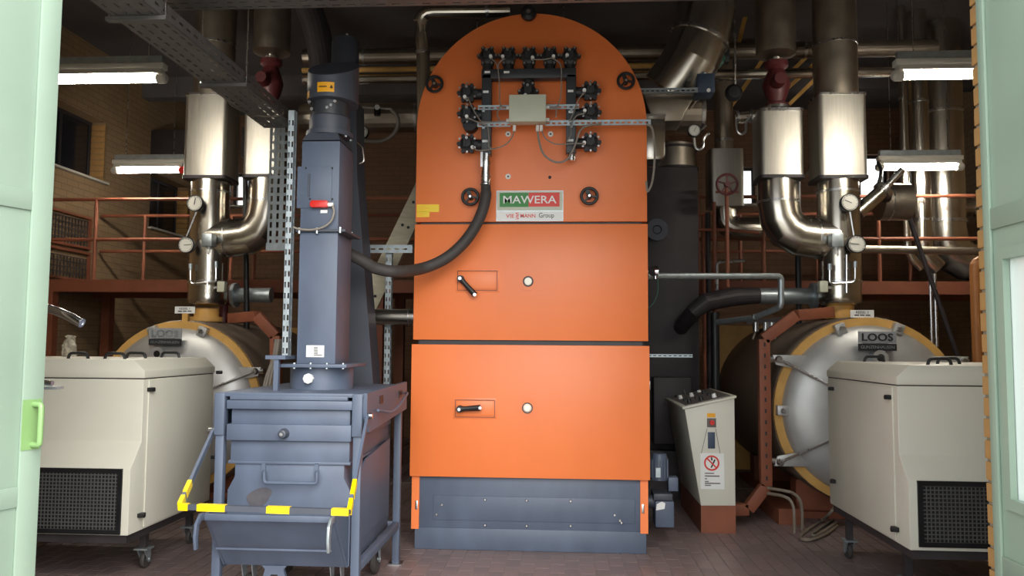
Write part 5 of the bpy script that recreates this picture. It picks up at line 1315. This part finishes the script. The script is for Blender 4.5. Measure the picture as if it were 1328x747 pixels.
MB().cyl(P(1140, 262, 8.9), P(1178, 262, 8.9), .2, n=26).build('drum', 'duct', t); MB().cyl(P(1150, 262, 8.9), P(1152, 262, 8.9), .208, n=26).build('drum_band', 'steel', t)
MB().cyl(P(1150, 250, 8.5), P(1150, 262, 8.9), .05, n=12).build('link_pipe', 'dark', t)
pipe('black looped lamp cable beside the right stack', [P(1139, 211, 9.25), P(1143, 220, 8.85), P(1142, 230, 8.65), P(1136, 250, 8.63), P(1126, 262, 8.63)], .02, 'cable_dk')
pipe('slim black vertical pole between the elbow and the right stack', [P(1033, 150, 8.9), P(1036, 408, 8.9), V((P(1036, 408, 8.9).x, 8.9, rc.z + math.sqrt(RRb ** 2 - (P(1036, 408, 8.9).x - rc.x) ** 2) - .01))], .032, 'black')
pipe('black vertical pipe dropping behind the control desk', [P(927, 405, 8.6), V((P(927, 405, 8.6).x, 8.6, 0))], .045, 'black')
pipe('slim vertical drain pipe behind the right boiler', [P(1112, 330, 9.2), P(1113, 392, 9.2), V((P(1113, 392, 9.2).x, 9.2, 2.4))], .02, 'dark')
M['hose'] = mat('dusty_hose', (128, 116, 102), .6, 0, .1, 8)
# flexible hoses lying on the floor at the right boiler
hoses = [[P(1084, 656, 7.5), P(1076, 666, 7.46), G(1066, 675, .016), G(1052, 684, .016), G(1040, 693, .016), G(1040, 699, .016), G(1052, 700, .016), G(1070, 693, .016), G(1086, 682, .016)],
         [G(1080, 674, .016), G(1072, 679, .016), G(1060, 687, .016), G(1053, 693, .016), G(1058, 694.5, .016), G(1070, 688, .016), G(1084, 678, .016)],
         [P(996, 633, 7.5), P(1020, 637, 7.34), P(1029, 640, 7.34), P(1037, 648, 7.33), P(1040, 662, 7.33), V((P(1040, 680, 7.33).x, 7.33, .014))],
         [P(996, 640, 7.46), P(1014, 643, 7.28), P(1024, 648, 7.24), P(1029, 658, 7.22), P(1030, 670, 7.21), V((P(1030, 682, 7.21).x, 7.21, .014))]]
hl = ('beige flexible hose lying in the wide outer loop on the tiles beside the right cabinet', 'beige flexible hose lying in the small inner loop on the tiles beside the right cabinet',
      'beige flexible hose dropping from the brown channel to the tiles next to the outer loop', 'shorter beige flexible hose dropping from the brown channel in front of the kerb')
for pts, lb in zip(hoses, hl):
    o = MB().tube(spl(pts, 8), .014, 8).build('flexible_hose', 'hose'); tag(o, lb, 'hose', 'hoses on the floor')
# brick plinth below right boiler is a red-brown base block
t = MB().box(rc.x - .82, rc.x - .62, YRB - .0, YRB + .9, 0, .14).build('boiler_kerb', 'redox'); tag(t, 'low red-brown kerb on the floor under the hose bundle', 'kerb')
# clutter on walkway level between: pumps / dosing unit silhouettes
t = thing('valve_bank', 'row of small bright valves on a rail above the right boiler shell', 'valve bank', P(1000, 425, 8.6))
MB().bar(P(968, 418, 8.6), P(1016, 414, 8.6), .04).build('bank_rail', 'dark', t)
for i, x in enumerate((980, 993, 1001, 1009)):
    MB().cyl(P(x, 418, 8.58), P(x, 430, 8.58), .03, n=12).build('bank_valve', 'steel', t); MB().cyl(P(x, 430, 8.58), P(x - 4, 440, 8.58), .01, n=6).build('valve_tail', 'cable', t)


t = thing('ventilation_duct', 'dark rectangular ventilation duct high on the left wall above the red-capped lamp', 'duct', P(195, 190, 12.2))
a, b = P(150, 204, 12.2), P(262, 168, 12.2)
MB().box(XL, b.x, 12.2, 12.9, a.z, b.z).build('duct_shell', 'dark', t, bevel=.01)
for x in (XL + .7, XL + 1.5): MB().box(x - .02, x + .02, 12.17, 12.93, a.z - .02, b.z + .02).build('duct_flange', 'dark', t)

for i, (x, y0, y1, Y, r, m) in enumerate(((912, 278, 372, 9.3, .02, 'redox'), (918, 276, 372, 9.35, .028, 'dark'), (926, 262, 345, 8.99, .02, 'redox'))):
    pipe(('slim brown vertical pipe next to the separator casing', 'slim dark vertical pipe between two brown ones next to the separator', 'slim brown vertical pipe next to the red handwheel stem')[i], [P(x, y0, Y), V((P(x, y0, Y).x, Y, 0))], r, m, n=10)
pipe('grey conduit bracket bent behind the handwheel stem', [P(930, 390, 8.9), P(930, 340, 8.9), P(966, 338, 8.9)], .018, 'steel', rad=.04, n=8)
pipe('thin horizontal brown pipe crossing behind the handwheel stem', [P(903, 298, 9.04), P(940, 298, 9.04), P(985, 302, 9.04)], .018, 'redox', n=8)
